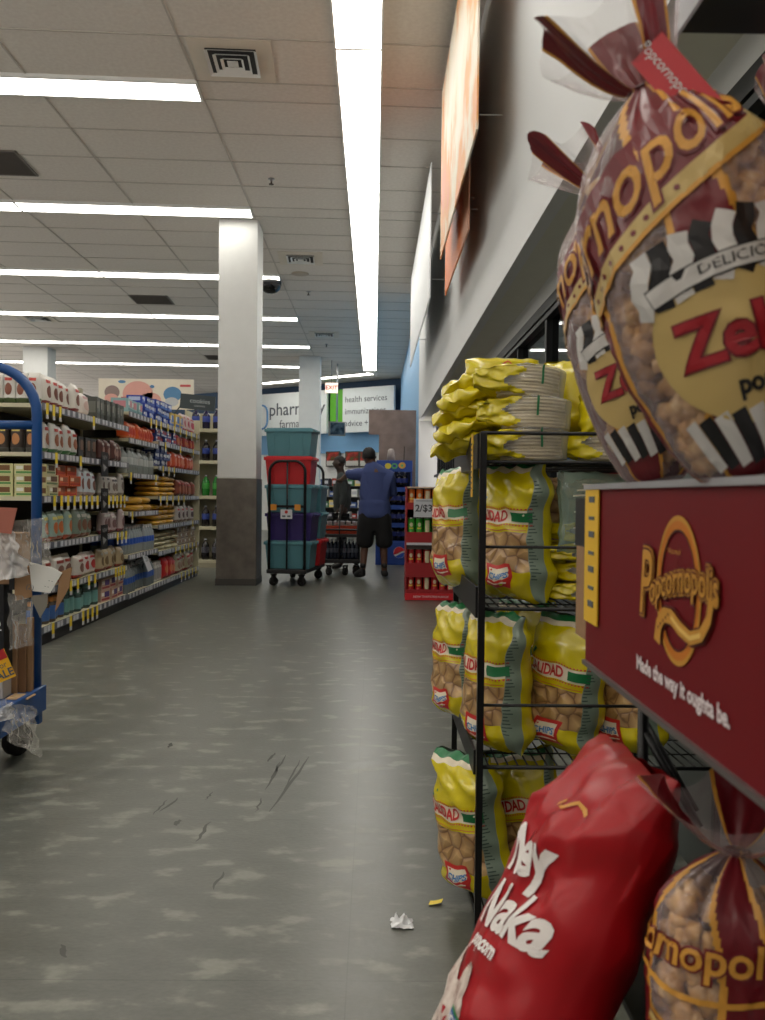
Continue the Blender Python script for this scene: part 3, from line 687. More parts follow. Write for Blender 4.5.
row('carton', 'candy_box', 'navy and white box', 'on the far bay third shelf', 1.375, 8.95, 9.5, 4, .13, .075, .15, (40, 56, 110), (190, 194, 206), (70, 80, 130), stack=3)
row('pouch', 'candy_bag', 'orange red bag', 'on the far bay third shelf', 1.375, 9.52, 10.9, 8, .16, .2, .09, (200, 84, 50), (210, 130, 100), (170, 60, 40), (230, 200, 190))
row('flat', 'noodle_bag', 'flat golden yellow bag', 'on far bay fourth shelf', 1.05, 8.95, 9.95, 3, .32, .055, .26, (206, 158, 50), (190, 120, 40), (0, 0, 0), stack=4, cat='bag')
row('pouch', 'snack_pouch', 'brown red pouch', 'on the far bay fourth shelf', 1.05, 9.98, 10.9, 6, .14, .2, .08, (140, 74, 58), (170, 110, 80), (90, 50, 46))
row('flat', 'noodle_bag', 'flat mustard yellow bag', 'on far bay fifth shelf', .735, 8.95, 9.9, 3, .32, .055, .26, (196, 150, 40), (180, 120, 40), (0, 0, 0), stack=4, cat='bag')
row('pouch', 'snack_pouch', 'white and dark bag', 'on the far bay fifth shelf', .735, 9.95, 10.9, 6, .15, .2, .08, (190, 186, 182), (90, 70, 70), (120, 100, 90))
row('flat', 'noodle_bag', 'flat pale bag', 'on far bay sixth shelf', .45, 8.95, 10.0, 4, .26, .05, .24, (190, 184, 150), (150, 150, 130), (0, 0, 0), stack=4, cat='bag')
row('carton', 'snack_carton', 'tan wrapped box', 'on the far bay sixth shelf', .45, 10.0, 10.95, 5, .18, .075, .2, (176, 160, 136), (150, 120, 100), (110, 90, 80), stack=3)
row('jar', 'snack_jar', 'white tub with grey label', 'on the far bay bottom shelf', .12, 8.96, 9.3, 3, .12, .22, .12, (206, 206, 200), (150, 150, 150), (200, 200, 196))
row('pouch', 'snack_pouch', 'bright red bag', 'on the far bay bottom shelf', .12, 9.32, 9.85, 3, .19, .24, .1, (186, 40, 44), (200, 120, 80), (170, 50, 50))
row('pouch', 'snack_pouch', 'pale cream bag', 'on the far bay bottom shelf', .12, 9.9, 10.9, 6, .17, .23, .1, (190, 184, 156), (160, 130, 110), (150, 60, 60))
# leaning white price card on water packs
t = thing('price_card', 'white price card leaning on the bottom water packs', 'card', (XF+.05, 8.42, .30), 0, rot=(0, -.35, .1))
MB().box(-.002, .002, -.13, .13, 0, .2).build('card', LABEL, t)
MB().text('2/$6', .07, lambda x, y: (.003, x, y+.12)).build('lettering', INK, t)
# header sign over the gondola end and the aisle flag
t = thing('header_sign', 'printed header board with blue and pink shapes above the far snack shelves', 'sign', (-3.03, 11.08, 2.2), 0)
m_ = MB(); m_.box(-.64, .62, -.01, .01, 0, .40)
fs = lambda x, z: (x, -.012, z)
m_.build('board', mat('cream_board', (232, 224, 206), .5), t)
m_ = MB(); m_.disc2(-.12, .2, .2, .17, fs, 0); m_.disc2(.05, .12, .14, .1, fs, 0); m_.disc2(.34, .2, .12, .1, lambda x, z: (x, -.0125, z), 1); m_.disc2(-.46, .22, .1, .09, lambda x, z: (x, -.0125, z), 2); m_.disc2(-.47, .14, .09, .06, lambda x, z: (x, -.013, z), 0)
m_.disc2(.33, .1, .09, .06, lambda x, z: (x, -.013, z), 3); m_.rect2(.44, .58, .30, .33, fs, 4); m_.rect2(-.34, -.24, .06, .16, fs, 4); m_.disc2(.07, .3, .03, .02, lambda x, z: (x, -.013, z), 1); m_.disc2(-.33, .36, .05, .02, fs, 1)
m_.build('print', [mat('pink_pr', (226, 168, 156), .5), mat('blue_pr', (90, 140, 184), .5), mat('brown_pr', (150, 130, 124), .5), mat('grey_pr', (196, 200, 204), .5), mat('red_pr', (200, 84, 84), .5)], t)
MB().box(-.5, -.48, .012, .03, -.19, .3).build('support', BEIGE, t); MB().box(.5, .52, .012, .03, -.19, .3).build('support', BEIGE, t)
a = at(180.5, 398, 10.75); b = at(215, 406, 10.75)
t = thing('aisle_flag_sign', 'tilted dark sign reading cookies at the end of the snack aisle', 'sign', ((a.x+b.x)/2, 10.75, (a.z+b.z)/2), 0, rot=(0, math.radians(5), 0))
MB().box(-.225, .225, -.008, .008, -.10, .09).build('board', mat('slate', (50, 60, 64), .5), t)
m_ = MB(); m_.text('cookies', .085, lambda x, z: (x+.03, -.0095, z+.01)); m_.text('crackers', .04, lambda x, z: (x+.03, -.0095, z-.05)); m_.build('lettering', mat('pale_ink', (170, 178, 180), .5), t)
MB().tube([(-.21, .02, -.05), (-.3, .02, -.2), (-.3, .02, -.32)], .008, 6).build('bracket', BLACKM, t)
# soda shelf beyond the snack gondola
t = thing('shelving_unit', 'beige shelf of soda bottles between snack aisle and big pillar', 'shelf', (-2.3, 12.2, 0), 0)
MB().box(-.42, .55, .42, .45, .1, 2.3).build('back_panel', BEIGED, t)
MB().box(-.44, .55, 0, .42, .002, .1).build('kick_base', BEIGED, t)
for s in (-.45, .55): MB().box(s-.015, s+.015, 0, .45, .001, 2.3).build('end_panel', BEIGE, t)
SZ = (.11, .60, 1.05, 1.565, 2.03)
for z in SZ:
    m_ = MB(); m_.box(-.43, .53, -.01, .42, z-.03, z); m_.box(-.43, .53, -.014, -.01, z-.04, z+.01); m_.build('shelf', BEIGE, t)
for si, (z, col, lc, nm) in enumerate([(.60, (26, 20, 24), (60, 80, 160), 'dark cola bottle with blue label'), (1.05, (40, 130, 50), (70, 170, 70), 'green soda bottle'), (1.565, (26, 20, 24), (50, 70, 150), 'dark cola bottle with blue label'), (2.03, (30, 26, 60), (60, 80, 170), 'dark blue soda bottle'), (.11, (30, 26, 30), (80, 80, 90), 'dark soda bottle')]):
    mb, ms = p_bottle('', .115, .31, .115, col, lc, (200, 200, 210))
    for k in range(6):
        o = mb.build('soda_bottle', ms, loc=(-2.3-.34+k*.155, 12.28, z+.001)) if k == 0 else o.copy()
        if k: C.objects.link(o); o.location = (-2.3-.34+k*.155, 12.28, z+.001)
        tag(o, '%s, %s soda shelf up, %s from the left' % (nm, {.11: 'first', .6: 'second', 1.05: 'third', 1.565: 'fourth', 2.03: 'fifth'}[z], ORD[k]), 'bottle', 'soda bottles beyond the snack aisle')
# ------------------------------------------------------------------ brown partition and blue soda rack
PB = ramp_mat('brown_laminate', [(.3, (120, 104, 98)), (.7, (142, 126, 120))], 'noise', 5, .5, .03, .001)
zt_ = at(390, 410, 13.7).z
t = thing('partition_board', 'tall brown laminate partition behind the blue soda rack', 'partition', (.28, 13.72, 0), 0)
m_ = MB(); zc = at(372, 434.5, 13.7).z
m_.box(-.38, .40, -.02, .02, zc, zt_); m_.box(-.21, .40, -.02, .02, .002, zc)
m_.build('board', PB, t, bevel=.003)
m_ = MB(); m_.tube([(.2, -.06, 1.5), (.21, -.05, 1.9)], .008, 6); m_.build('stem', mat('stem_dark', (70, 60, 56), .5), t)
BLU = mat('rack_blue', (36, 70, 150), .45)
rx0, rx1 = at(376, 500, 13).x, at(412, 500, 13).x
t = thing('soda_rack', 'blue soda display rack beside the man in the blue shirt', 'display rack', ((rx0+rx1)/2, 13.0, 0), 0)
hw = (rx1-rx0)/2
m_ = MB(); m_.box(-hw, -hw+.02, 0, .42, .002, 1.5); m_.box(hw-.02, hw, 0, .42, .002, 1.5); m_.build('side_panel', BLU, t)
MB().box(-hw+.02, hw-.02, .4, .42, .04, 1.5).build('back_panel', mat('rack_navy', (16, 24, 54), .6), t)
MB().box(-hw, hw, -.03, .0, .002, .36).build('base_front', BLU, t, bevel=.005)
lz = (.36, .64, .92, 1.20)
for z in lz:
    m_ = MB(); m_.box(-hw+.02, hw-.02, 0, .4, z-.02, z); m_.box(-hw, hw, -.02, 0, z-.05, z+.02); m_.build('shelf', BLU, t)
m_ = MB(); m_.box(-hw, hw, -.03, .02, 1.46, 1.64); m_.build('header', BLU, t, bevel=.008)
m_ = MB(); fs = lambda x, z: (x, -.032, z)
m_.disc2(-.1, 1.55, .05, .045, fs, 0); m_.disc2(0, 1.55, .05, .045, fs, 1, r0=.5); m_.disc2(.12, 1.56, .055, .05, fs, 2); m_.disc2(.12, 1.56, .02, .02, lambda x, z: (x, -.034, z), 1); m_.build('header_print', [mat('hp_y', (220, 200, 60), .5), mat('hp_g', (90, 170, 110), .5), mat('hp_o', (210, 160, 70), .5)], t)
m_ = MB(); cx, cz, r = .09, .2, .09
m_.disc2(cx, cz, r, r, lambda x, z: (x, -.032, z), 0)
for sgn, mi in ((1, 1), (-1, 2)):
    us = [i/12 for i in range(13)]
    def edge(u):
        x = -r*.97+2*r*.97*u; return x, (-.018+.03*math.sin((u-.5)*PI*1.1)) + sgn*.014
    m_.grid(lambda u, v: (cx+edge(u)[0], -.0335, cz+edge(u)[1]+(sgn*math.sqrt(max(0, (r*.97)**2-edge(u)[0]**2))-edge(u)[1])*v*(1 if sgn*(sgn*math.sqrt(max(0, (r*.97)**2-edge(u)[0]**2))-edge(u)[1]) > 0 else 0)), us, [0, 1], mi)
m_.build('emblem', [WHITE, mat('pep_red', (200, 40, 50), .5), mat('pep_blue', (40, 80, 180), .5)], t)
mb, ms = p_bottle('', .1, .26, .1, (14, 12, 20), (36, 50, 120), (150, 160, 190)); o = None
for zi, z in enumerate(lz):
    for k in range(5):
        loc = ((rx0+rx1)/2-.19+.095*k*.95, 13.09, z+.001)
        if o is None: o = mb.build('soda_bottle', ms, loc=loc)
        else: o = o.copy(); C.objects.link(o); o.location = loc
        tag(o, 'dark cola bottle on the blue rack, %s shelf up, %s from the left' % (ORD[zi], ORD[k]), 'bottle', 'cola bottles on the blue rack')
t = thing('cup', 'pale upturned cup shape standing on top of the blue soda rack', 'cup', (at(391, 460, 13.1).x, 13.15, 1.5))
MB().box(-.1, .1, -.02, .02, -.001, .14).build('stand', mat('cup_base', (30, 50, 90), .5), t)
MB().lathe([(.07, .14), (.05, .3), (.03, .33)], 16).build('body', mat('cup_pale', (160, 150, 146), .3), t)
# ------------------------------------------------------------------ crisps tube display
RDD = mat('display_red', (150, 28, 34), .5)
DX0 = .34; DW = .52; DY = 8.6
t = thing('crisps_display', 'red cardboard floor display of crisps tubes at the right of the aisle', 'display', (DX0+DW/2, DY, 0), 0)
hw = DW/2
for s in (-1, 1): MB().box(s*hw-.006, s*hw+.006, 0, .36, .002, 1.18).build('side_panel', RDD, t)
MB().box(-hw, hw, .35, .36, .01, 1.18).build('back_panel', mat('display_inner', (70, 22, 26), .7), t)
CZ = (.085, .36, .68, .985)
for i, z in enumerate(CZ):
    m_ = MB(); m_.box(-hw+.006, hw-.006, .0, .35, z-.015, z); m_.box(-hw+.006, hw-.006, -.008, 0, z-.12 if i in (1, 2) else z-.04, z+.03); m_.build('tray', RDD, t)
MB().box(-hw-.01, hw+.01, -.02, -.008, .004, .075).build('base_strip', mat('base_red', (196, 30, 40), .5), t)
MB().text('NOW THAT’S THE FLAVOR', .03, lambda x, z: (x, -.0215, z+.04)).build('base_lettering', WHITE, t)
MB().box(-hw, hw, -.012, -.008, .575, .60).build('white_strip', LABEL, t)
MB().box(-hw, hw, -.01, .0, .535, .575).build('gap_shade_strip', mat('gap_shade', (40, 26, 24), .6), t)  # dark strip standing in for the shade of the gap above the tubes
MB().box(-hw, hw, -.01, .36, 1.165, 1.18).build('top_edge', mat('ledge', (200, 176, 150), .6), t)
t2 = thing('price_sign', 'white two for three dollars price sign on the crisps display', 'sign', (DX0+.195, DY-.03, .865), 0)
MB().box(-.125, .125, -.003, .003, 0, .19).build('card', LABEL, t2)
MB().text('2/$3', .1, lambda x, z: (x-.02, -.0045, z+.09), bold=.002).build('price_lettering', mat('ink_dark', (60, 60, 66), .5), t2)
MB().box(-.1, .1, -.0045, -.003, .165, .172).build('rule_line', INK, t2)
cans = {}
for ri, z in enumerate(CZ):
    col = [(176, 30, 36), (176, 30, 36), (60, 160, 50), (214, 110, 40)][ri]; nm = ['red', 'red', 'green', 'orange'][ri]
    for k in range(6):
        r = .037
        mb = MB(); mb.lathe([(r, 0), (r, .008), (r*.97, .01), (r*.97, .165), (r, .167), (r, .178)], 14, mf=lambda j: 1 if j in (0, 4) else 0)
        cw = lambda x, zz: ((r+.001)*math.sin(x/r)*.97, -(r+.0005)*math.cos(x/r)*.97-.001, zz)
        if k % 3 == 2: mb.rect2(-.024, .024, .03, .15, cw, 2, 5, 2)
        else:
            mb.disc2(0, .105, .018, .022, cw, 2, 12, 1); mb.rect2(-.022, .022, .06, .075, cw, 3, 4, 1)
        key = (nm, k % 3 == 2)
        loc = (DX0+.05+.083*k, DY+.055, z+.001)
        if key in cans: o = cans[key].copy(); C.objects.link(o); o.location = loc
        else:
            o = mb.build('crisps_tube', [pmat(col, .3), STEEL, mat('tube_cream', (206, 196, 160), .5), mat('tube_yel', (220, 190, 60), .5)], loc=loc); cans[key] = o
        tag(o, '%s crisps tube, %s row of the red display from the floor, %s from the left' % (nm, ORD[ri], ORD[k]), 'crisps tube', 'crisps tubes on the red display')
# ------------------------------------------------------------------ totes and carts
def caster(t, x, y, r=.055, a=None):
    if a is None: a = [.7, -.9, 1.1, -.5][int((x*31+y*17)*10) % 4]
    w = MB(); RZ = Matrix.Translation((x, y, 0)) @ Matrix.Rotation(a, 4, 'Z') @ Matrix.Translation((-x, -y, 0))
    w.lathe([(r*.35, -.018), (r*.95, -.018), (r, -.012), (r, .012), (r*.95, .018), (r*.35, .018)], 20, 0, RZ @ Matrix.Translation((x, y, r)) @ Matrix.Rotation(PI/2, 4, 'Y'))
    w.lathe([(r*.3, -.022), (r*.3, .022)], 12, 1, RZ @ Matrix.Translation((x, y, r)) @ Matrix.Rotation(PI/2, 4, 'Y'))
    c = w.build('caster', [RUBBER, mat('hub_grey', (96, 96, 98), .4)], t)
    f = MB(); f.box(x-.026, x-.021, y-.02, y+.02, r-.01, 2*r+.03, 0, RZ); f.box(x+.021, x+.026, y-.02, y+.02, r-.01, 2*r+.03, 0, RZ); f.box(x-.028, x+.028, y-.03, y+.03, 2*r+.012, 2*r+.03, 0, RZ)
    f.build('fork', BLACKM, c)
def uframe(x0, x1, y, z0, z1, r, rr, mids=True):
    pts = [(x0, y, z0)]
    for i in range(9): a = PI-PI/2*i/8; pts.append((x0+rr+rr*math.cos(a), y, z1-rr+rr*math.sin(a)))
    for i in range(9): a = PI/2-PI/2*i/8; pts.append((x1-rr+rr*math.cos(a), y, z1-rr+rr*math.sin(a)))
    pts.append((x1, y, z0)); m = MB().tube(pts, r, 10)
    return m
ca = math.radians(-8)
t = thing('stock_cart', 'black platform cart stacked with coloured totes beside the big pillar', 'cart', (-1.03, 9.78, 0), ca)
MB().box(-.24, .24, .0, 1.12, .15, .20).build('platform', BLACKP, t, bevel=.01)
for y, nm in ((.03, 0), (1.09, 1)):
    m_ = uframe(-.215, .215, y, .19, 1.48, .017, .13)
    m_.tube([(0, y, .2), (0, y, 1.47)], .011, 8); m_.box(-.2, .2, y-.012, y+.012, .93, .96); m_.build('handle_frame', BLACKM, t)
for x in (-.17, .17):
    for y in (.08, 1.04): caster(t, x, y)
m_ = MB(); m_.box(-.19, -.12, -.012, .0, .90, .97); m_.box(.10, .17, -.012, 0, .90, .97); m_.build('orange_clip', mat('clip_orange', (206, 136, 40), .5), t)
m_ = MB(); m_.box(-.07, .07, -.006, -.001, .80, .91, 0); m_.disc2(0, .88, .02, .02, lambda x, z: (x, -.008, z), 1, 12, 1); m_.rect2(-.05, -.01, .82, .84, lambda x, z: (x, -.008, z), 2, 1, 1); m_.rect2(.01, .05, .82, .84, lambda x, z: (x, -.008, z), 2, 1, 1); m_.build('label_plate', [LABEL, mat('lp_red', (190, 50, 40), .5), INK], t)
def tote(name, lab, col, loc, rz, w=.59, d=.41, h=.335, grp='stacked totes on the platform cart'):
    c = {'teal': (78, 128, 138), 'red': (186, 30, 36), 'purple': (50, 36, 100)}[col]
    t = thing('storage_tote', lab, 'tote', loc, rz, grp)
    m = MB(); m.fru((-w*.43, w*.43, -d*.42, d*.42), (-w*.47, w*.47, -d*.47, d*.47), 0, h-.045)
    for k in (-.3, 0, .3): m.fru((w*k-.008, w*k+.008, -d*.42-.006, -d*.42), (w*k-.008, w*k+.008, -d*.47-.006, -d*.47), .02, h-.06)
    m.build('body', pmat(c, .45), t, bevel=.012)
    m = MB(); m.box(-w/2, w/2, -d/2, d/2, h-.05, h-.012); m.box(-w*.46, w*.46, -d*.46, d*.46, h-.012, h-.001)
    m.box(-w/2-.012, -w/2, -d*.2, d*.2, h-.045, h-.02); m.box(w/2, w/2+.012, -d*.2, d*.2, h-.045, h-.02)
    m.build('lid', pmat(tuple(min(255, int(x*1.06)) for x in c), .4), t, bevel=.006)
    return t
def cp(x, y, z): v = Matrix.Rotation(ca, 4, 'Z') @ Vector((x, y, z)); return (v.x-1.03, v.y+9.78, v.z)
names = [('teal', 'teal tote at the bottom of the front stack'), ('purple', 'dark purple tote second from bottom of the front stack'), ('teal', 'teal tote in the middle of the front stack, below red'), ('red', 'bright red tote fourth up in the front stack'), ('teal', 'teal tote on the very top of the stack by the pillar')]
for i, (c, l) in enumerate(names): tote('t', l, c, cp([-.005, .01, 0, -.012, -.005][i], .29, .202+.3355*i), ca+[.01, -.02, .01, .02, 0][i])
for i, (c, l) in enumerate([('red', 'red tote at the bottom of the rear stack on the cart'), ('teal', 'teal tote second up in the rear stack on the cart'), ('teal', 'teal tote third up at the top of the rear stack')]):
    tote('t', l, c, cp(.02, .78, .202+.3355*i), ca)
# smaller trolley with trays
p = at(342, 560, 11.6)
t = thing('stock_trolley', 'small black trolley of trays and bottles pushed by the man in blue', 'cart', (p.x+.01, 11.15, 0), .02)
MB().box(-.25, .25, 0, .6, .17, .22).build('platform', BLACKP, t, bevel=.008)
MB().box(-.25, .25, 0, .6, .52, .56).build('upper_deck', BLACKP, t, bevel=.008)
for y in (.02, .58):
    m_ = uframe(-.235, .235, y, .2, .62, .015, .03); m_.tube([(-.03, y, .2), (-.03, y, .9)], .01, 6); m_.build('frame', BLACKM, t)
m_ = MB(); m_.tube([(.235, .3, .2), (.235, .3, 1.05)], .015, 8); m_.build('push_post', BLACKM, t)
for x in (-.17, .05, .2):
    caster(t, x, .07)
caster(t, .2, .52)
tx, ty = p.x+.01, 11.15
for k in range(2):
    mb, ms = p_multi('', .21, .26, .4, (50, 56, 70), (90, 96, 110), (180, 180, 186))
    tag(mb.build('water_pack', ms, loc=(tx-.12+.235*k, ty+.27, .222)), ['left dark shrink-wrapped bottle pack on the lower trolley deck', 'right dark shrink-wrapped bottle pack on the lower trolley deck'][k], 'bottle pack')
mb = MB(); mb.fru((-.21, .21, -.2, .2), (-.23, .23, -.22, .22), 0, .11, 0); mb.box(-.21, .21, -.2, .2, .1, .112, 1)
tag(mb.build('food_tray', [mat('tray_red', (190, 70, 44), .5), mat('tray_dark', (40, 60, 36), .6)], loc=(tx, ty+.3, .562)), 'orange red tray on the upper deck of the small trolley', 'tray')
o = None
for k in range(5):
    loc = (tx-.17+.085*k, ty+.13, .676)
    mb = MB().lathe([(.03, 0), (.036, .05), (.038, .055), (.01, .06)], 12)
    if o is None: o = mb.build('food_cup', LABEL, loc=loc)
    else: o = o.copy(); C.objects.link(o); o.location = loc
    tag(o, 'white cup on the orange tray of the trolley, %s from the left' % ORD[k], 'cup', 'white cups on the trolley tray')
# ------------------------------------------------------------------ people
def skin(name, nodes, edges, m, parent, sub=2, loc=(0, 0, 0), root=0, dn=0.):
    me = bpy.data.meshes.new(name); keys = list(nodes)
    me.from_pydata([nodes[k][0] for k in keys], [(keys.index(a), keys.index(b)) for a, b in edges], [])
    o = bpy.data.objects.new(name, me); C.objects.link(o)
    o.modifiers.new('skin', 'SKIN').use_smooth_shade = True
    if not me.skin_vertices: 
        bpy.context.view_layer.objects.active = o
    for i, k in enumerate(keys):
        sv = me.skin_vertices[0].data[i]; r = nodes[k][1]
        sv.radius = (r, r) if not isinstance(r, tuple) else r; sv.use_root = (i == root)
    s = o.modifiers.new('sub', 'SUBSURF'); s.levels = sub; s.render_levels = sub
    if dn:
        tx_ = bpy.data.textures.get('folds') or bpy.data.textures.new('folds', 'CLOUDS'); tx_.noise_scale = .09
        d = o.modifiers.new('folds', 'DISPLACE'); d.texture = tx_; d.strength = dn; d.texture_coords = 'LOCAL'
    bpy.context.view_layer.update()
    m2 = bpy.data.meshes.new_from_object(o.evaluated_get(bpy.context.evaluated_depsgraph_get()))
    bpy.data.objects.remove(o)
    for p in m2.polygons: p.use_smooth = True
    m2.materials.clear(); m2.materials.append(m)
    o = bpy.data.objects.new(name, m2); C.objects.link(o); o.parent = parent; return o
SKIN1 = mat('skin_dark', (92, 62, 48), .55); SHIRT = mat('shirt_blue', (60, 74, 124), .8, bump=.3, bscale=20); SHORTS = mat('shorts_black', (20, 20, 22), .85, bump=.2)
HAIR = mat('hair_black', (18, 16, 16), .7, bump=.6, bscale=120); SHOE = mat('shoe_black', (16, 16, 17), .6)
px0 = at(374, 579, 10.9).x
def hand(nodes, edges, w, d, up, side):
    """five finger chains from wrist node name w, direction d, palm normal up"""
    d = Vector(d).normalized(); sd = Vector(side).normalized(); P = Vector(nodes[w][0])
    nodes[w+'p'] = (tuple(P+d*.05), (.034, .018)); edges.append((w, w+'p'))
    for i, (o, l) in enumerate([(-.03, .07), (-.01, .08), (.01, .075), (.03, .06)]):
        a = P+d*.09+sd*o; b = a+d*l*.5+Vector(up)*-.008; c = b+d*l*.3+Vector(up)*-.03
        for nme, q, r in (('a', a, .011), ('b', b, .009), ('c', c, .007)): nodes[w+'f%d%s' % (i, nme)] = (tuple(q), r)
        edges += [(w+'p', w+'f%da' % i), (w+'f%da' % i, w+'f%db' % i), (w+'f%db' % i, w+'f%dc' % i)]
    a = P+d*.03-sd*.04; b = a+d*.04-sd*.025
    nodes[w+'ta'] = (tuple(a), .012); nodes[w+'tb'] = (tuple(b), .009); edges += [(w+'p', w+'ta'), (w+'ta', w+'tb')]
t = thing('person', 'man in blue shirt and black shorts seen from behind, left arm out', 'person', (px0, 10.9, 0), 0)
N = {'pel': ((0, 0, .88), (.15, .12)), 'wa': ((.0, .0, 1.02), (.15, .11)), 'ch': ((0.0, .02, 1.24), (.17, .11)), 'nb': ((-.02, .03, 1.45), (.075, .075)),
     'nk': ((-.055, .05, 1.51), .062), 'hd': ((-.08, .06, 1.585), (.075, .088)), 'ht': ((-.085, .06, 1.655), (.06, .07)),
     'ls': ((-.17, .02, 1.37), .065), 'le': ((-.36, .10, 1.36), .045), 'lw': ((-.44, .30, 1.30), .03),
     'rs': ((.19, .03, 1.36), .065), 're': ((.215, .10, 1.10), .045), 'rw': ((.16, .30, 1.02), .03),
     'lh': ((-.09, 0, .80), .095), 'lk': ((-.125, .03, .46), .06), 'la': ((-.15, -.04, .09), .04), 'lt': ((-.24, .06, .04), .03),
     'rh': ((.09, 0, .80), .095), 'rk': ((.12, .02, .46), .06), 'ra': ((.135, .0, .09), .04), 'rt': ((.145, .12, .04), .03)}
E = [('pel', 'wa'), ('wa', 'ch'), ('ch', 'nb'), ('nb', 'nk'), ('nk', 'hd'), ('hd', 'ht'), ('ch', 'ls'), ('ls', 'le'), ('le', 'lw'), ('ch', 'rs'), ('rs', 're'), ('re', 'rw'),
     ('pel', 'lh'), ('lh', 'lk'), ('lk', 'la'), ('la', 'lt'), ('pel', 'rh'), ('rh', 'rk'), ('rk', 'ra'), ('ra', 'rt')]
hand(N, E, 'lw', (-.3, .9, -.1), (0, 0, 1), (1, .3, 0)); hand(N, E, 'rw', (-.2, .9, -.1), (0, 0, 1), (-1, 0, 0))
skin('body', N, E, SKIN1, t)
hd = MB()
def headm(mb, c, sx, sy, sz, mi, front, T=None):
    vs, fs = ICO[3]; out = []
    for p in vs:
        x, y, z = p; ww = 1-.18*max(0, -z)
        f_ = y*front; ex = 0
        if f_ > .8 and -.35 < z < .2 and abs(x) < .22: ex = .16*(1-abs(x)/.22)
        out.append((c[0]+x*sx*ww, c[1]+(y*sy*ww+front*ex*sy), c[2]+z*sz))
    mb.add(out, fs, mi, T, True)
headm(hd, (-.085, .065, 1.60), .08, .095, .115, 0, 1)
for s in (-1, 1): hd.lump((-.085+s*.08, .06, 1.59), .022, 3, 0, .2, 1)
for s in (-1, 1): hd.lump((-.085+s*.03, .152, 1.61), .011, 3, 1, .0, 1)
hd.box(-.105, -.065, .15, .158, 1.548, 1.555, 1)
hd.build('face', [SKIN1, mat('eye_dark', (40, 30, 28), .4)], t)
hr = MB(); vs, fs = ICO[3]
hr.add([(-.085+x*.09, .055+y*.10-.006, 1.62+z*.105+.006*noise.noise(Vector((x*6, y*6, z*6)))) for x, y, z in vs], [f for f in fs if sum(vs[i][2] for i in f)/3 > (-.45 if sum(vs[i][1] for i in f)/3 < .1 else .35)], 0, None, True)
hr.build('hair', HAIR, t)
skin('shirt', {'bb': ((0, 0, .76), (.215, .155)), 'b': ((0.0, 0, .83), (.24, .17)), 'w': ((0.0, 0.0, 1.0), (.225, .16)), 'c': ((0.0, .02, 1.2), (.21, .15)), 'u': ((-.0, .03, 1.37), (.17, .12)), 'n': ((-.035, .035, 1.475), (.09, .085)), 'n2': ((-.05, .04, 1.53), (.075, .075)),
     'ls': ((-.18, .02, 1.37), .09), 'le': ((-.33, .085, 1.36), .08), 'lf': ((-.37, .12, 1.355), .062), 'rs': ((.19, .03, 1.34), .09), 're': ((.225, .08, 1.14), .08), 'rf': ((.225, .11, 1.07), .066)},
     [('bb', 'b'), ('b', 'w'), ('w', 'c'), ('c', 'u'), ('u', 'n'), ('n', 'n2'), ('u', 'ls'), ('ls', 'le'), ('le', 'lf'), ('u', 'rs'), ('rs', 're'), ('re', 'rf')], SHIRT, t, root=3, dn=.035)
skin('shorts', {'p': ((0, 0, 1.0), (.20, .14)), 'q': ((0, 0, .82), (.215, .16)), 'lh': ((-.11, .0, .68), .135), 'lk': ((-.125, .02, .50), .13), 'll': ((-.13, .02, .38), .115), 'rh': ((.11, 0, .68), .135), 'rk': ((.13, .01, .50), .125), 'rl': ((.135, .01, .38), .115)},
     [('p', 'q'), ('q', 'lh'), ('lh', 'lk'), ('lk', 'll'), ('q', 'rh'), ('rh', 'rk'), ('rk', 'rl')], SHORTS, t, root=1, dn=.02)
for s, (ax, ay, tx1, ty1) in (('l', (-.15, -.05, -.27, .06)), ('r', (.135, -.02, .15, .16))):
    c_ = skin('shoe', {'a': ((ax, ay, .10), .052), 'h': ((ax+.01, ay-.02, .045), .045), 'm': (((ax+tx1)/2, (ay+ty1)/2, .045), (.05, .045)), 't': ((tx1, ty1, .035), (.045, .033))}, [('a', 'h'), ('h', 'm'), ('m', 't'), ('a', 'm')], SHOE, t)
    skin('sock', {'a': ((ax, ay, .12), .045), 'b': ((ax*.985, ay+.01, .21), .048)}, [('a', 'b')], SHOE, t)
# second person beyond the trolley
px1 = at(341, 579, 12.2).x
GREYJ = mat('shirt_grey', (46, 52, 52), .8, bump=.3); SKIN2 = mat('skin_deep', (58, 42, 36), .55)
t = thing('person', 'slim person in dark grey top and striped dark trousers beyond the trolley', 'person', (px1, 12.2, 0), 0)
N = {'pel': ((0, 0, .86), (.11, .12)), 'ch': ((0.0, .0, 1.2), (.12, .13)), 'nb': ((-.01, 0, 1.40), (.065, .065)), 'nk': ((-.025, 0, 1.45), .055), 'hd': ((-.04, 0, 1.52), (.07, .075)), 'ht': ((-.045, 0, 1.58), (.055, .06)),
     'ls': ((0, -.15, 1.33), .05), 'le': ((.04, -.17, 1.07), .042), 'lw': ((.0, -.2, .86), .03), 'rs': ((0, .15, 1.33), .05), 're': ((.03, .17, 1.07), .042), 'rw': ((0, .2, .86), .03),
     'lh': ((0, -.08, .8), .085), 'lk': ((.01, -.09, .46), .058), 'la': ((0.02, -.09, .09), .04), 'lt': ((-.1, -.09, .04), .03), 'rh': ((0, .08, .8), .085), 'rk': ((.0, .09, .46), .058), 'ra': ((0.0, .09, .09), .04), 'rt': ((-.12, .09, .04), .03)}
E = [('pel', 'ch'), ('ch', 'nb'), ('nb', 'nk'), ('nk', 'hd'), ('hd', 'ht'), ('ch', 'ls'), ('ls', 'le'), ('le', 'lw'), ('ch', 'rs'), ('rs', 're'), ('re', 'rw'), ('pel', 'lh'), ('lh', 'lk'), ('lk', 'la'), ('la', 'lt'), ('pel', 'rh'), ('rh', 'rk'), ('rk', 'ra'), ('ra', 'rt')]
